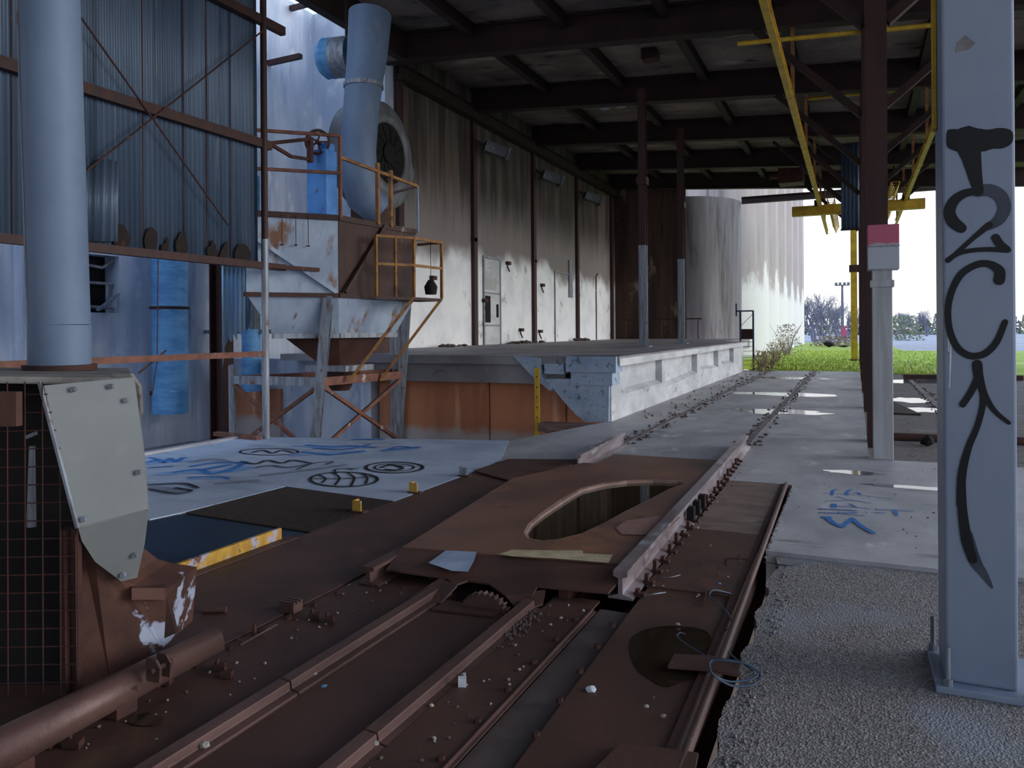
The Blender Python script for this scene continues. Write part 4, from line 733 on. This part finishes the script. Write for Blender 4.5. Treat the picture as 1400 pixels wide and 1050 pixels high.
# round-backed rusty guard beam in the foreground
a = pd(-30,1036,2.68); b = pd(294,872,3.80); t = thing('guard_beam', 'heavy round-backed rusty beam lying across the bottom left corner', 'beam', a)
prof = [(-.075,-.04),(-.055,-.045),(-.045,.01),(-.015,.035),(.02,.033),(.04,.005),(.055,-.06),(.075,-.06),(.068,.0),(.055,.036),(.03,.056),(0,.064),(-.03,.058),(-.055,.036),(-.07,.0)]
m = MB(); mid = a+(b-a)*.7; m.sweep(prof, a, b, smooth=True, sc2=.8); m.build('beam', railr, t)
bd = (b-a).normalized(); q = pd(212,912,3.3); bs = bd.cross(UPZ).normalized()
for k in (-.03,.03):
    m = MB(); c_ = q+bd*k; m.prism([c_+bs*x_+UPZ*z_ for x_, z_ in ((-.02,.05),(.03,.045),(.055,.01),(.05,-.05),(-.02,-.05))], bd*.012); m.build('bracket', railr, t)
m = MB(); m.tube([q-bd*.05+bs*.02, q+bd*.07+bs*.02], .014, 10)
m.build('bracket_pin', rustd, t)
for u in (.1,.5): p = a+(b-a)*u; m = MB(); m.box(p.x-.06,p.x+.06,p.y-.05,p.y+.05,0,p.z-.0); m.build('foot', rustd, t)
# ------------------------------------------------------------------ steel deck pieces
def plate(lab, pts, z=0., th=.012, mat=rust, name='deck_plate', group='steel deck plates', bolts=(), bm=None):
    pts = [p if len(p) == 2 else p for p in pts]; c = V((sum(p[0] for p in pts)/len(pts), sum(p[1] for p in pts)/len(pts), z-th))
    m = MB(); m.prism([(p[0],p[1],z-th) for p in pts], (0,0,th)); o = m.build(name, mat, loc=c); tag(o, lab, 'plate', group)
    for (x, y) in bolts:
        b = MB(); b.tube([(x,y,z-.002),(x,y,z+.018)], .016, 6, smooth=False); b.build('bolt', rustd, o)
    return o
w2 = lambda x, y: (pz(x,y).x, pz(x,y).y)
# supporting bearers below the plates
m = MB(); 
plate('large rusty deck plate between the yellow bar and the junk strip', [(-4.0,3.0),(-2.98,2.2),(-2.98,4.2),(-3.0,8.2),(-3.95,8.35)])
plate('rusty deck plate at the lower left under the round-backed beam', [(-4.0,.6),(-2.98,.6),(-2.98,2.2),(-4.0,3.0)])
plate('narrow junk-strewn deck strip left of the left inner rail', [(-2.96,.6),(-2.42,.6),(-2.42,4.4),(-2.96,4.4)], z=-.005, bolts=[(-2.90,1.2+.22*k) for k in range(13)])
plate('rusty floor plate between the two inner rails', [(-2.27,.6),(-1.82,.6),(-1.82,4.05),(-2.27,4.05)], z=-.015)
plate('stone-strewn deck strip right of the right inner rail', [(-1.66,.6),(-1.39,.6),(-1.39,4.35),(-1.66,4.35)], bolts=[(-1.42,1.0+.3*k) for k in range(11)])
plate('greyish sunken channel strip in the deck', [(-1.375,.6),(-1.13,.6),(-1.2,4.3),(-1.37,4.3)], z=-.03, mat=chanm)
plate('rusty deck plate holding the dark puddle', [(-1.12,.6),(-.66,.6),(-.66,4.75),(-1.19,4.95)], bolts=[(-1.09-.012*k,1.0+.3*k) for k in range(11)])
plate('rusty deck plate beyond the puddle, lapped over it', [(-1.2,4.7),(-.66,4.7),(-.66,6.2),(-1.22,6.2)], z=.01)
plate('weathered greyish deck plate at the far end beside the long rail', [(-1.22,6.2),(-.66,6.2),(-.66,8.33),(-1.22,8.33)], z=.005, mat=M('weathered_rust_concrete',(132,112,102),(104,88,82),1.5,(1,3,1),layers=[((84,64,56),2,.56,.7,(1,3,1)),((156,150,148),3,.6,.74,(1,2,1))],rough=.6))
plate('rusty sheet beyond the oval plate', [(-2.8,7.9),(-1.42,7.9),(-1.42,9.4),(-2.8,9.4)], z=.03, mat=rust2)
plate('curled rusty sheet between the slab and the left rail', [(-3.95,7.75),(-3.05,7.2),(-3.05,8.9),(-3.9,8.6)], z=.025, mat=rust)
plate('rusty plate in the front right corner of the deck', [w2(850,1025),w2(955,1040),(-.50,2.35),(-.5,1.9),(-1.0,1.9)], z=.03)
m = MB()
for X in (-2.35,-1.73,-2.97,-1.38,-1.15,-.7,-3.9): m.box(X-.03,X+.03,.6,4.3,-.3,-.05)
for X in (-3.9,-3.,-2.3,-1.6,-1.21,-.7): m.box(X-.03,X+.03,4.3,8.3,-.3,-.05)
struct('deck_bearers', m, rustd)
# edge member of the deck
t = thing('edge_angle', 'long rusty edge bar along the right side of the deck', 'bar', (-.62,5.,0.)); m = MB(); m.tube([(-.585,2.5,.01),(-.60,4.,.02),(-.63,6.5,.02),(-.655,8.3,.015)], .02, 10); m.build('edge_bar', railr, t)
m = MB(); m.bar((-.645,2.5,.0),(-.69,8.3,.0),.035,.03); m.build('edge_flat', rustd, t)
for nm, pts in (('deck_plate',((993,773),(995,763),(1026,765),(1024,774))),('deck_plate',((961,828),(966,809),(1000,812),(993,832)))):
    par = [o for o in bpy.data.objects if o.name.startswith('deck_plate') and 'lapped over' in o.get('label','')][0]; m = MB(); q = [pz(x,y,.012) for x, y in pts]
    for i in range(3): m.bar(q[i],q[i+1],.008,.006)
    m.build('lifting_recess', rustd, par)
# inner rails
for X, Y1_, lab in ((-2.345,4.15,'left rusty inner rail in the foreground deck'),(-1.735,4.1,'right rusty inner rail in the foreground deck')):
    t = thing('inner_rail', lab, 'rail', (X,.6,-.02), 'inner rails')
    pr = [(-.06,-.02),(.075,-.02),(.075,-.002),(.035,.004),(.03,.04),(-.03,.045),(-.04,.01),(-.06,.0)]
    for a, b in ((.6,2.72 if X < -2 else 2.5),(2.73 if X < -2 else 2.51,Y1_)): m = MB(); m.sweep(pr, (X,a,0), (X,b,0)); m.build('rail_length', railr, t, bev=.004)
m = MB(); m.angle((-1.385,.6,-.012), (-1.385,4.2,-.012), .022, .006); tag(m.build('edge_strip', railr, loc=(-1.385,.6,-.01)), 'thin steel strip along the left edge of the greyish channel', 'strip')
# oval-holed plate
Zp = .14
outer = [pz(x,y,Zp) for x, y in ((550,748),(865,772),(985,655),(1006,640),(900,655),(760,640),(715,648))]
outer = [pz(550,748,Zp), pz(865,772,Zp), V((-1.37,8.05,Zp)), V((-2.75,8.05,Zp)), pz(700,654,Zp)]
hole = [pz(x,y,Zp) for x, y in ((716,728),(721,736),(738,739),(762,737),(795,729),(828,714),(858,699),(890,682),(915,668),(942,659),(930,656),(895,655),(858,656),(825,660),(795,667),(765,683),(738,702),(722,716))]
t = thing('oval_holed_plate', 'large raised brown steel plate with a long oval hole full of water', 'plate', (-2.0,5.8,0))
m = MB(); m.prism([p-V((0,0,.02)) for p in outer], (0,0,.02), [[p-V((0,0,.02)) for p in hole]]); m.build('plate', rust2, t)
ch = sum(hole, V((0,0,0)))/len(hole); nh = len(hole)
m = MB(); m.loft([[p+(0*p) for p in hole], [p-V((0,0,.07)) for p in hole]], cap=False); m.loft([[p+(p-ch).normalized()*.012-V((0,0,.021)) for p in hole],[p+(p-ch).normalized()*.012-V((0,0,.07)) for p in hole]], cap=False); m.build('hole_rim', rust2, t)
m = MB(); m.loft([[p-V((0,0,.001)) for p in hole], [p-(p-ch).normalized()*.035-V((0,0,.008)) for p in hole], [p-(p-ch).normalized()*.035-V((0,0,.06)) for p in hole]], cap=False); m.build('rim_lip', M('pale_rust_lip',(150,122,112),(124,100,92),5,rough=.5), t)
Fp = [(550,748,.135),(865,772,.135),(832,810,.07),(735,801,.07),(728,813,.05),(690,813,.05),(668,797,.06),(640,793,.06),(620,800,.05),(612,790,.06),(528,778,.08)]
m = MB(); tp = [pz(*q) for q in Fp]; m.add(tp, [tuple(x) for x in tessellate_polygon([tp])]); m.add([p-V((0,0,.012)) for p in tp], [tuple(x)[::-1] for x in tessellate_polygon([tp])]); n = len(tp); m.add(tp+[p-V((0,0,.012)) for p in tp], [(i,(i+1) % n,n+(i+1) % n,n+i) for i in range(n)]); flap = m.build('front_flap', rust, t)
for k, tri in enumerate((((556,818,.0),(602,790,.07),(625,800,.07),(602,824,.0)),((690,813,.05),(746,806,.05),(742,825,.01),(710,836,.0)))):
    m = MB(); m.prism([pz(*q) for q in tri], (0,0,-.012)); m.build('flap_corner', rust, flap)
def patch(name, pts, mat, z0=.142):
    m = MB(); q = [pz(x,y,z) for x, y, z in pts]; m.add([p+V((0,-.002,.003)) for p in q], [tuple(x) for x in tessellate_polygon([q])]); m.build(name, mat, t)
patch('pale_blue_patch', [(586,770,.125),(610,753,.145),(652,755,.145),(648,768,.125),(640,782,.10),(618,781,.10)], skyp)
patch('cream_patch', [(682,758,.141),(700,752,.142),(760,753,.142),(797,753,.142),(797,757,.142),(838,759,.142),(832,770,.142),(760,764,.142),(700,761,.141)], creamp)
patch('pale_patch', [(855,712,.142),(922,703,.142),(930,708,.142),(905,732,.142),(850,731,.142),(842,722,.142)], M('scuffed_rust',(146,112,104),(132,98,90),5))
m = MB(); m.prism([V((p.x,p.y,.105))-(p-ch).normalized()*.0 for p in hole], (0,0,.004)); wt = m.build('water_pool', pud, loc=(ch.x,ch.y,.085)); tag(wt, 'still dark water filling the oval hole of the raised plate', 'water')
m = MB(); m.box(-2.62,-1.5,4.9,7.9,-.02,.08); m.build('basin', rustd, t)
for X in (-2.5,-1.6): m = MB(); m.box(X-.05,X+.05,4.6,8.0,-.02,.118) if X < -2.55 or X > -1.5 else m.box(X-.03,X+.03,4.3,4.7,-.02,.05); m.build('bearer', rustd, t)
# gear
gc = pz(655,836,.0)+V((0,.06,-.055)); t = thing('toothed_wheel', 'half-hidden toothed wheel under the front flap of the oval plate', 'gear', gc)
m = MB(); pts = []
for i in range(112): a = i*2*PI/112; r = .165 if i % 4 < 2 else .147; pts.append(gc+V((math.cos(a)*r, 0, math.sin(a)*r*.85)))
m.prism(pts, (0,.05,0)); m.build('wheel', railr, t); m = MB(); m.tube([gc-V((0,.03,0)), gc+V((0,.08,0))], .04, 16); m.build('hub', rustd, t)
plate('small dark plate before the toothed wheel', [w2(590,832),w2(612,822),w2(690,828),w2(676,842)], z=.0, group=None)
# running rails
RP = [(-.06,0),(.06,0),(.06,.012),(.012,.03),(.01,.125),(.034,.135),(.034,.168),(-.034,.168),(-.034,.135),(-.01,.125),(-.012,.03),(-.06,.012)]
t = thing('rail', 'long shiny raised rail on the right of the oval plate', 'rail', (-1.31,4.4,0)); m = MB(); m.sweep([(a*1.25,b) for a, b in RP], (-1.285,4.42,0), (-1.37,10.75,0)); m.build('rail_length', railst, t)
for k in range(3): Y = 6.35+.25*k; m = MB(); m.box(-1.28,-1.22,Y,Y+.07,.03,.14); m.build('fishplate_bolt', dark, t)
t = thing('rail', 'left running rail, cut off at the near corner of the oval plate', 'rail', (-2.88,4.05,0)); m = MB(); m.sweep([(a*1.3,b*.68) for a, b in RP], (-2.82,4.05,0), (-2.93,8.05,0)); m.build('rail_length', railr, t)
t = thing('rail', 'short rusty white rail end beyond the oval plate', 'rail', (-2.93,8.3,0)); m = MB(); m.sweep(RP, (-2.92,8.35,0.0), (-2.97,10.4,0)); m.build('rail_length', railst, t)
for k, (X0, Y0_, X1, Y1_, lab) in enumerate(((-1.38,10.85,-1.42,30.9,'right embedded rail running on through the far concrete'),(-2.98,10.5,-3.0,30.9,'left embedded rail running on through the far concrete'),(1.55,12.5,1.62,31,'embedded rail in the gravel right of the post'))):
    z = 0 if k < 2 else -.07; t = thing('embedded_rail', lab, 'rail', (X0,Y0_,z)); m = MB(); m.box(min(X0,X1)-.03,max(X0,X1)+.03,Y0_,Y1_,z-.1,z+.012); m.build('railhead', M('dusty_railhead',(128,120,122),(104,96,98),4), t)
    m = MB(); rd = random.Random(k)
    for j in range(260): u = rd.random()**1.5; m.rock((X0+(X1-X0)*u+rd.choice((-.1,.1))+rd.gauss(0,.04), Y0_+(Y1_-Y0_)*u, z), rd.uniform(.012,.035), flat=.5)
    tag(m.build('ballast_grit', stoned, t), kind='stuff')
# spikes beside the long rail
for k in range(22):
    u = k/21; X = -1.2-.09*u; Y = 4.5+5.*u; m = MB(); m.box(X-.012,X+.012,Y-.02,Y+.02,.008,.05+.02*(k % 3)); m.box(X-.02,X+.045,Y-.025,Y+.025,.008,.03); tag(m.build('rail_spike', rustd, loc=(X,Y,.01)), 'rusty spike or clip in the row beside the long shiny rail', 'spike', 'clips along the long rail')
# ------------------------------------------------------------------ slab side: grating, sheets, yellow clips
t = thing('steel_grating', 'dark steel grating set in the floor beside the painted slab', 'grating', (-4.7,5.6,0)); Gc = [V((-5.45,5.05,0)),V((-4.0,4.95,0)),V((-4.0,6.15,0)),V((-5.38,6.3,0))]
m = MB(); n = 46
for i in range(n+1): u = i/n; a = Gc[0]+(Gc[1]-Gc[0])*u; b = Gc[3]+(Gc[2]-Gc[3])*u; m.bar(a-V((0,0,.012)), b-V((0,0,.012)), .006, .03)
tag(m.build('bearing_bar', gratem, t), kind='stuff')
m = MB()
for i in range(25): u = i/24; m.bar(Gc[0]+(Gc[3]-Gc[0])*u-V((0,0,.006)), Gc[1]+(Gc[2]-Gc[1])*u-V((0,0,.006)), .006, .012)
tag(m.build('cross_rod', gratem, t), kind='stuff')
m = MB(); m.prism([p-V((0,0,.06)) for p in Gc], (0,0,.02)); m.build('pan', dark, t)
plate('dark blue steel sheet covering the pit beside the machine', [(-5.75,4.8),(-5.45,5.04),(-4.0,4.93),(-4.0,3.3),(-4.6,3.2),(-5.8,3.4)], z=-.01, mat=bluesheet, name='cover_sheet', group=None)
m = MB(); m.box(-8.5,-4.02,-1,4.4,-.7,-.15); struct('floor_side', m, rustd)
a = pz(243,790,.0); b = pz(383,738,.0); t = thing('yellow_angle_bar', 'long yellow chipped steel bar lying along the edge of the blue sheet', 'bar', (a.x,a.y,0)); m = MB()
m.bar(V((a.x,a.y,.05)), V((b.x,b.y,.05)), .03, .085); m.build('upright_flange', yelo, t); m = MB(); m.bar(V((a.x+.04,a.y,.004)), V((b.x+.05,b.y+.1,.004)), .1, .012); m.build('flat_flange', rust, t); m = MB(); m.box(a.x-.05,a.x+.02,a.y-.04,a.y-.015,.0,.1); m.build('end_plate', rustd, t)
for k, (x, y, mt, lab) in enumerate(((488,700,yelo,'nearest small yellow angle clip on the edge of the grating'),(565,674,yelo,'second small yellow angle clip, on the corner of the painted slab'),(633,651,galv,'farthest small grey-white angle clip on the painted slab edge'))):
    q = pz(x,y); t = thing('angle_clip', lab, 'clip', (q.x,q.y,0), 'angle clips'); m = MB(); m.obox((q.x,q.y,.05), V((.045,.0,0)), V((0,.006,0)), V((0,0,.05))); m.obox((q.x-.04,q.y+.04,.05), V((.006,0,0)), V((0,.045,0)), V((0,0,.05))); m.build('upright', mt, t); m = MB(); m.box(q.x-.05,q.x+.09,q.y-.03,q.y+.05,0,.012); m.build('foot', rust, t)
# ------------------------------------------------------------------ puddles and small things
def blob(c, rx, ry, n=26, sd=1, rough=.15):
    rd = random.Random(sd); return [V((c[0]+rx*math.cos(a)*(1+rd.uniform(-rough,rough)), c[1]+ry*math.sin(a)*(1+rd.uniform(-rough,rough)), c[2])) for a in [k*2*PI/n for k in range(n)]]
pp_ = smoothpts([pz(x,y,.002) for x, y in ((858,880),(870,864),(905,855),(945,857),(968,862),(975,880),(965,900),(958,925),(935,932),(910,942),(890,930),(868,915))])
m = MB(); m.prism(pp_, (0,0,.001)); tag(m.build('puddle', pud, loc=(pp_[0].x,pp_[0].y,.002)), 'dark brown puddle on the rusty deck near the coiled wire', 'puddle')
m = MB(); pp_ = smoothpts([pz(x,y,-.012) for x, y in ((505,1012),(520,1008),(534,1020),(530,1035),(510,1038))]); 
m = MB(); pp_ = smoothpts([pz(x,y,.002) for x, y in ((170,985),(200,972),(228,982),(215,992),(185,992))]); m.prism(pp_, (0,0,.001)); tag(m.build('puddle', pud, loc=(pp_[0].x,pp_[0].y,.002)), 'small dark puddle under the round-backed beam', 'puddle')
for k, (x, y, rx, ry, z, lab) in enumerate(((1168,646,.28,.12,.002,'small bright puddle on the concrete before the pale post'),(1258,667,.5,.10,.002,'bright strip of water on the concrete beside the big painted column'),(1068,563,.8,.5,.002,'wide shallow puddle on the far concrete between the rails'),(1075,539,1.3,.5,.002,'bright puddle on the far concrete, near the grass'),(1090,517,1.2,.6,.002,'thin bright puddle at the end of the far concrete'),(1254,560,.5,.5,-.068,'bright puddle in the gravel right of the post'),(1262,522,1.6,.9,-.068,'bright puddle near the grass, right of the post'),(1246,547,.5,.7,-.068,'long puddle between post and big painted column'))):
    q = pz(x,y,z); m = MB(); m.prism(smoothpts(blob(q,rx,ry,18,k,.3)), (0,0,.001)); tag(m.build('puddle', pudl, loc=q), lab, 'puddle')
q = pz(1255,597); m = MB(); m.tube([(q.x-.6,q.y,-.03),(q.x+2.5,q.y+.25,-.03)], .07, 10); tag(m.build('pipe_length', rustd, loc=q), 'dark pipe lying across the gravel right of the post', 'pipe'); q = pz(1268,602,-.0); m = MB(); m.rock((q.x,q.y-.1,-.07),.12,4,1.); tag(m.build('rubbish_bag', dark, loc=q), 'dark rubbish bag lying against the pipe in the gravel', 'bag')
m = MB(); q = pz(1250,519,-.07); m.bar((q.x-.3,q.y,.02),(q.x+3,q.y+.3,.02),.2,.15); tag(m.build('timber_beam', rustd, loc=q), 'dark timber lying across the track beside the far puddle', 'beam')
m = MB(); q = pz(1220,560,-.07); m.prism([V((q.x-.3,q.y-1.,-.068)),V((q.x+.45,q.y-1.,-.068)),V((q.x,q.y+2.2,-.068))], (0,0,.03)); tag(m.build('steel_sheet', gratem, loc=q), 'dark triangular sheet lying in the gravel right of the post', 'sheet')
# tongue plate and wires
t = thing('tongue_plate', 'flat rusty tongue plate sticking out over the deck edge by the puddle', 'plate', pz(960,912,.02)); q = [pz(x,y,.03) for x, y in ((913,914),(922,897),(968,899),(1012,908),(1010,926),(966,918))]; m = MB(); m.prism(q, (0,0,.012)); m.build('tongue', rust, t)
def wire(lab, pts, r=.005, mat=wirem):
    P_ = [V(p) for p in pts]; Q = []
    for i in range(len(P_)-1):
        a, b, c, d = P_[max(i-1,0)], P_[i], P_[i+1], P_[min(i+2,len(P_)-1)]
        for k in range(6): u = k/6; Q.append(.5*((2*b)+(c-a)*u+(2*a-5*b+4*c-d)*u*u+(3*b-a-3*c+d)*u**3))
    m = MB(); m.tube(Q+[P_[-1]], r, 6); tag(m.build('wire', mat, loc=P_[0]), lab, 'wire')
wire('dark blue wire coiled over the tongue plate at the deck edge', [pz(x,y,z) for x, y, z in ((970,903,.05),(985,901,.06),(1010,905,.05),(1032,914,.02),(1040,925,.0),(1030,936,-.015),(1005,938,-.01),(985,930,.02),(972,918,.05),(972,904,.06),(990,903,.065),(1020,908,.05),(1036,918,.02),(1028,928,.0),(1000,932,.0),(980,926,.03))])
wire('thin wire bent up out of the dark puddle', [pz(x,y,z) for x, y, z in ((966,897,.04),(950,888,.05),(935,878,.06),(926,870,.07),(930,865,.07),(937,867,.06))], .003)
wire('wire looping over the deck edge below the lapped plate', [pz(x,y,z) for x, y, z in ((1000,812,.02),(985,808,.06),(975,807,.08),(970,815,.08),(985,828,.06),(996,840,.03),(1000,855,.0),(992,862,.0))], .004)
wire('thin dark wire lying on the aggregate beside the deck edge', [pz(x,y,-.025) for x, y in ((1044,768),(1060,771),(1078,773),(1095,771),(1100,768))], .004)
wire('wire trailing from the coil onto the gravel', [pz(x,y,z) for x, y, z in ((1000,880,.02),(996,890,.02),(1005,900,.02),(1020,910,.01),(1030,918,.0))], .004)
wire('bent pale wire beside the near end of the long rail', [pz(x,y,z) for x, y, z in ((880,815,.03),(895,812,.05),(910,810,.03))], .004, galv)
wire('thin pale wire beside the long rail, above the bent one', [pz(x,y,z) for x, y, z in ((905,790,.03),(918,789,.05),(930,786,.02))], .003, galv)
# distinct litter
def lit(name, lab, cat, x, y, r, mat, z=.0, sd=1, flat=.8): q = pz(x,y,z); m = MB(); m.rock((q.x,q.y,z), r, sd, flat); tag(m.build(name, mat, loc=q), lab, cat)
lit('crumpled_paper','crumpled white paper lying on the deck left of the puddle','paper',808,944,.022,litter,sd=2)
q = pz(632,938); m = MB(); m.obox((q.x,q.y,.02), V((.017,.006,0)), V((-.006,.012,0)), V((0,0,.02))); tag(m.build('foam_block', litter, loc=q), 'small upright white foam block right of the right inner rail', 'block')
lit('stone','pale stone next to the white foam block','stone',634,925,.015,stone,sd=3); lit('stone','yellowish stone right of the inner rail joint','stone',590,966,.014,creamp,sd=4); lit('stone','white stone leaning on the left inner rail','stone',280,1023,.017,stone,sd=5); lit('stone','white stone on the left inner rail foot','stone',430,923,.014,stone,sd=8); lit('stone','pale stone beside the right inner rail end near the bottom','stone',513,1020,.017,stone,sd=9,z=-.0)
lit('blue_scrap','small blue scrap on the floor plate between the inner rails','scrap',443,938,.014,bluep,z=-.015,sd=6,flat=.2); lit('blue_scrap','small blue scrap on the lapped deck plate','scrap',983,798,.016,bluep,z=.012,sd=7,flat=.3)
lit('paper_cup','white crumpled cup at the front of the far rail end','cup',797,641,.05,litter,z=.03,sd=10)
t = thing('steel_block', 'ribbed rusty steel block lying in the junk strip', 'block', pz(398,835)); q = pz(398,835)
m = MB(); m.box(q.x-.05,q.x+.05,q.y-.04,q.y+.04,0,.05); m.build('block', railr, t); m = MB()
for s in (-.03,0,.03): m.bar((q.x-.05,q.y+s,.055),(q.x+.05,q.y+s,.055),.016,.014)
m.build('rib', railr, t)
q = pz(293,838); m = MB(); m.tube([(q.x-.06,q.y-.03,.018),(q.x+.06,q.y+.03,.018)], .018, 12); tag(m.build('pipe_offcut', railr, loc=q), 'short rusty pipe offcut lying behind the round-backed beam', 'pipe')
q = pz(355,868); m = MB(); m.tube([pz(328,882,.02), pz(378,854,.015)], .006, 8); tag(m.build('thin_rod', railr, loc=q), 'thin rusty rod lying in the junk strip', 'rod'); m = MB(); q = pz(348,868); m.tube([(q.x,q.y,0),(q.x,q.y,.06)], [.014,.007], 8); tag(m.build('upright_bolt', rustd, loc=q), 'upright tapered bolt standing beside the thin rod', 'bolt')
m = MB(); a = pz(505,985); 
for k, (x, y, L) in enumerate(((60,1020,.08),(100,1020,.07),(225,935,.06),(300,915,.05),(310,925,.05),(430,845,.06),(450,850,.05))):
    q = pz(x,y); m = MB(); m.obox((q.x,q.y,.014), V((L/2,.01,0)), V((-.01,.02,0)), V((0,0,.014))); m.tube([(q.x-L/4,q.y,.02),(q.x-L/4,q.y,.05)], .009, 6); tag(m.build('bolted_lug', rustd, loc=q), 'small rusty bolted lug lying in the junk strip left of the inner rails', 'lug', 'rusty lugs in the junk strip')
# loose pebbles: each its own object, sharing a few meshes
pm = []
for k in range(5):
    for mt in (stone, stoned): m = MB(); m.rock((0,0,0), .0085, 100+k, .8); o = m.build('pebble', mt, loc=(0,0,0)); pm.append(o.data); bpy.data.objects.remove(o)
rd = random.Random(11)
def pebbles(n, fn, lab, group, s=(.5,1.3), z=0.):
    for k in range(n):
        x, y = fn()
        if ((x+.82)/.24)**2+((y-3.7)/.4)**2 < 1: continue
        o = bpy.data.objects.new('pebble', rd.choice(pm)); COL.objects.link(o); o.location = (x,y,z); o.rotation_euler = (0,0,rd.uniform(0,6.28)); q = rd.uniform(*s); o.scale = (q,q,q); tag(o, lab, 'pebble', group)
pebbles(55, lambda: (rd.uniform(-2.95,-2.5), rd.uniform(2.,4.3)), 'small loose pebble in the junk strip left of the inner rails', 'pebbles in the junk strip', z=-.005)
pebbles(45, lambda: (rd.uniform(-1.64,-1.42), rd.uniform(1.9,4.2)), 'small loose pebble on the deck strip right of the inner rails', 'pebbles right of the inner rails')
pebbles(30, lambda: (rd.uniform(-1.08,-.72), rd.uniform(2.2,6.)), 'small loose pebble on the deck plates around the puddle', 'pebbles around the puddle', z=.01)
pebbles(50, lambda: (-1.16-.08*rd.random()+rd.gauss(0,.03), rd.uniform(4.6,9.)), 'small loose pebble beside the long shiny rail', 'pebbles beside the long rail', z=.008)
pebbles(35, lambda: (rd.uniform(-.5,1.), rd.uniform(6.,10.)), 'small loose pebble on the smooth concrete before the post', 'pebbles on the concrete', (.4,1.2))
pebbles(60, lambda: (rd.uniform(-3.7,-3.1)+rd.gauss(0,.1), rd.uniform(13.3,29)), 'loose stone lying along the foot of the dock wall', 'stones along the dock wall', (2.,5.))
m = MB(); q = pz(712,855)
for k in range(150): m.rock((q.x+rd.gauss(0,.035)+.0, q.y+rd.gauss(0,.11), .0), rd.uniform(.004,.012))
tag(m.build('grit_heap', stoned, loc=q), 'small heap of dark grit beside the end of the right inner rail', 'grit', kind='stuff')
m = MB()   # crumbled edge of the aggregate
for k in range(420): Y = 2.4+5.8*rd.random()**1.4; m.rock((-.46+abs(rd.gauss(0,.05)) if Y < 5.7 else -.6+abs(rd.gauss(0,.008)), Y, -.03 if Y < 5.8 else 0.), rd.uniform(.004,.011))
tag(m.build('crumbled_edge', aggr, loc=(-.55,5,-.03)), 'crumbled concrete grit along the right edge of the steel deck', 'grit', kind='stuff')
# ------------------------------------------------------------------ camera, sky, light
cam = bpy.data.cameras.new('camera'); co = bpy.data.objects.new('camera', cam); COL.objects.link(co); SC.camera = co
cam.sensor_width = 36; cam.lens = FPX/1400*36; cam.shift_y = -(525-V0)/1400; cam.clip_start = .05; cam.clip_end = 2000
B_ = -FW; co.matrix_world = Matrix(((CR.x,CU.x,B_.x,CO.x),(CR.y,CU.y,B_.y,CO.y),(CR.z,CU.z,B_.z,CO.z),(0,0,0,1)))
w = bpy.data.worlds.new('sky'); SC.world = w; w.use_nodes = True; nt = w.node_tree; bg = nt.nodes['Background']
tc = nt.nodes.new('ShaderNodeTexCoord'); sx = nt.nodes.new('ShaderNodeSeparateXYZ'); nt.links.new(tc.outputs['Generated'], sx.inputs[0]); rp = nt.nodes.new('ShaderNodeValToRGB'); nt.links.new(sx.outputs['Z'], rp.inputs['Fac'])
e = rp.color_ramp.elements; e[0].position = 0.; e[0].color = (1.,.985,.97,1); e[1].position = 1.; e[1].color = (.50,.78,1.2,1)
x = e.new(.18); x.color = (.92,.95,1.,1); x = e.new(.5); x.color = (.62,.82,1.12,1)
nt.links.new(rp.outputs['Color'], bg.inputs['Color']); bg.inputs['Strength'].default_value = 1.3
sl = bpy.data.lights.new('sun', 'SUN'); so = bpy.data.objects.new('sun', sl); COL.objects.link(so); sl.energy = 1.7; sl.angle = math.radians(30); sl.color = (1.,.95,.9)
so.rotation_euler = V((-.95,-.22,-.2)).to_track_quat('-Z','Y').to_euler()
SC.view_settings.view_transform = 'Standard'; SC.view_settings.look = 'None'; SC.view_settings.gamma = 1; SC.view_settings.exposure = .0; SC.view_settings.use_curve_mapping = False
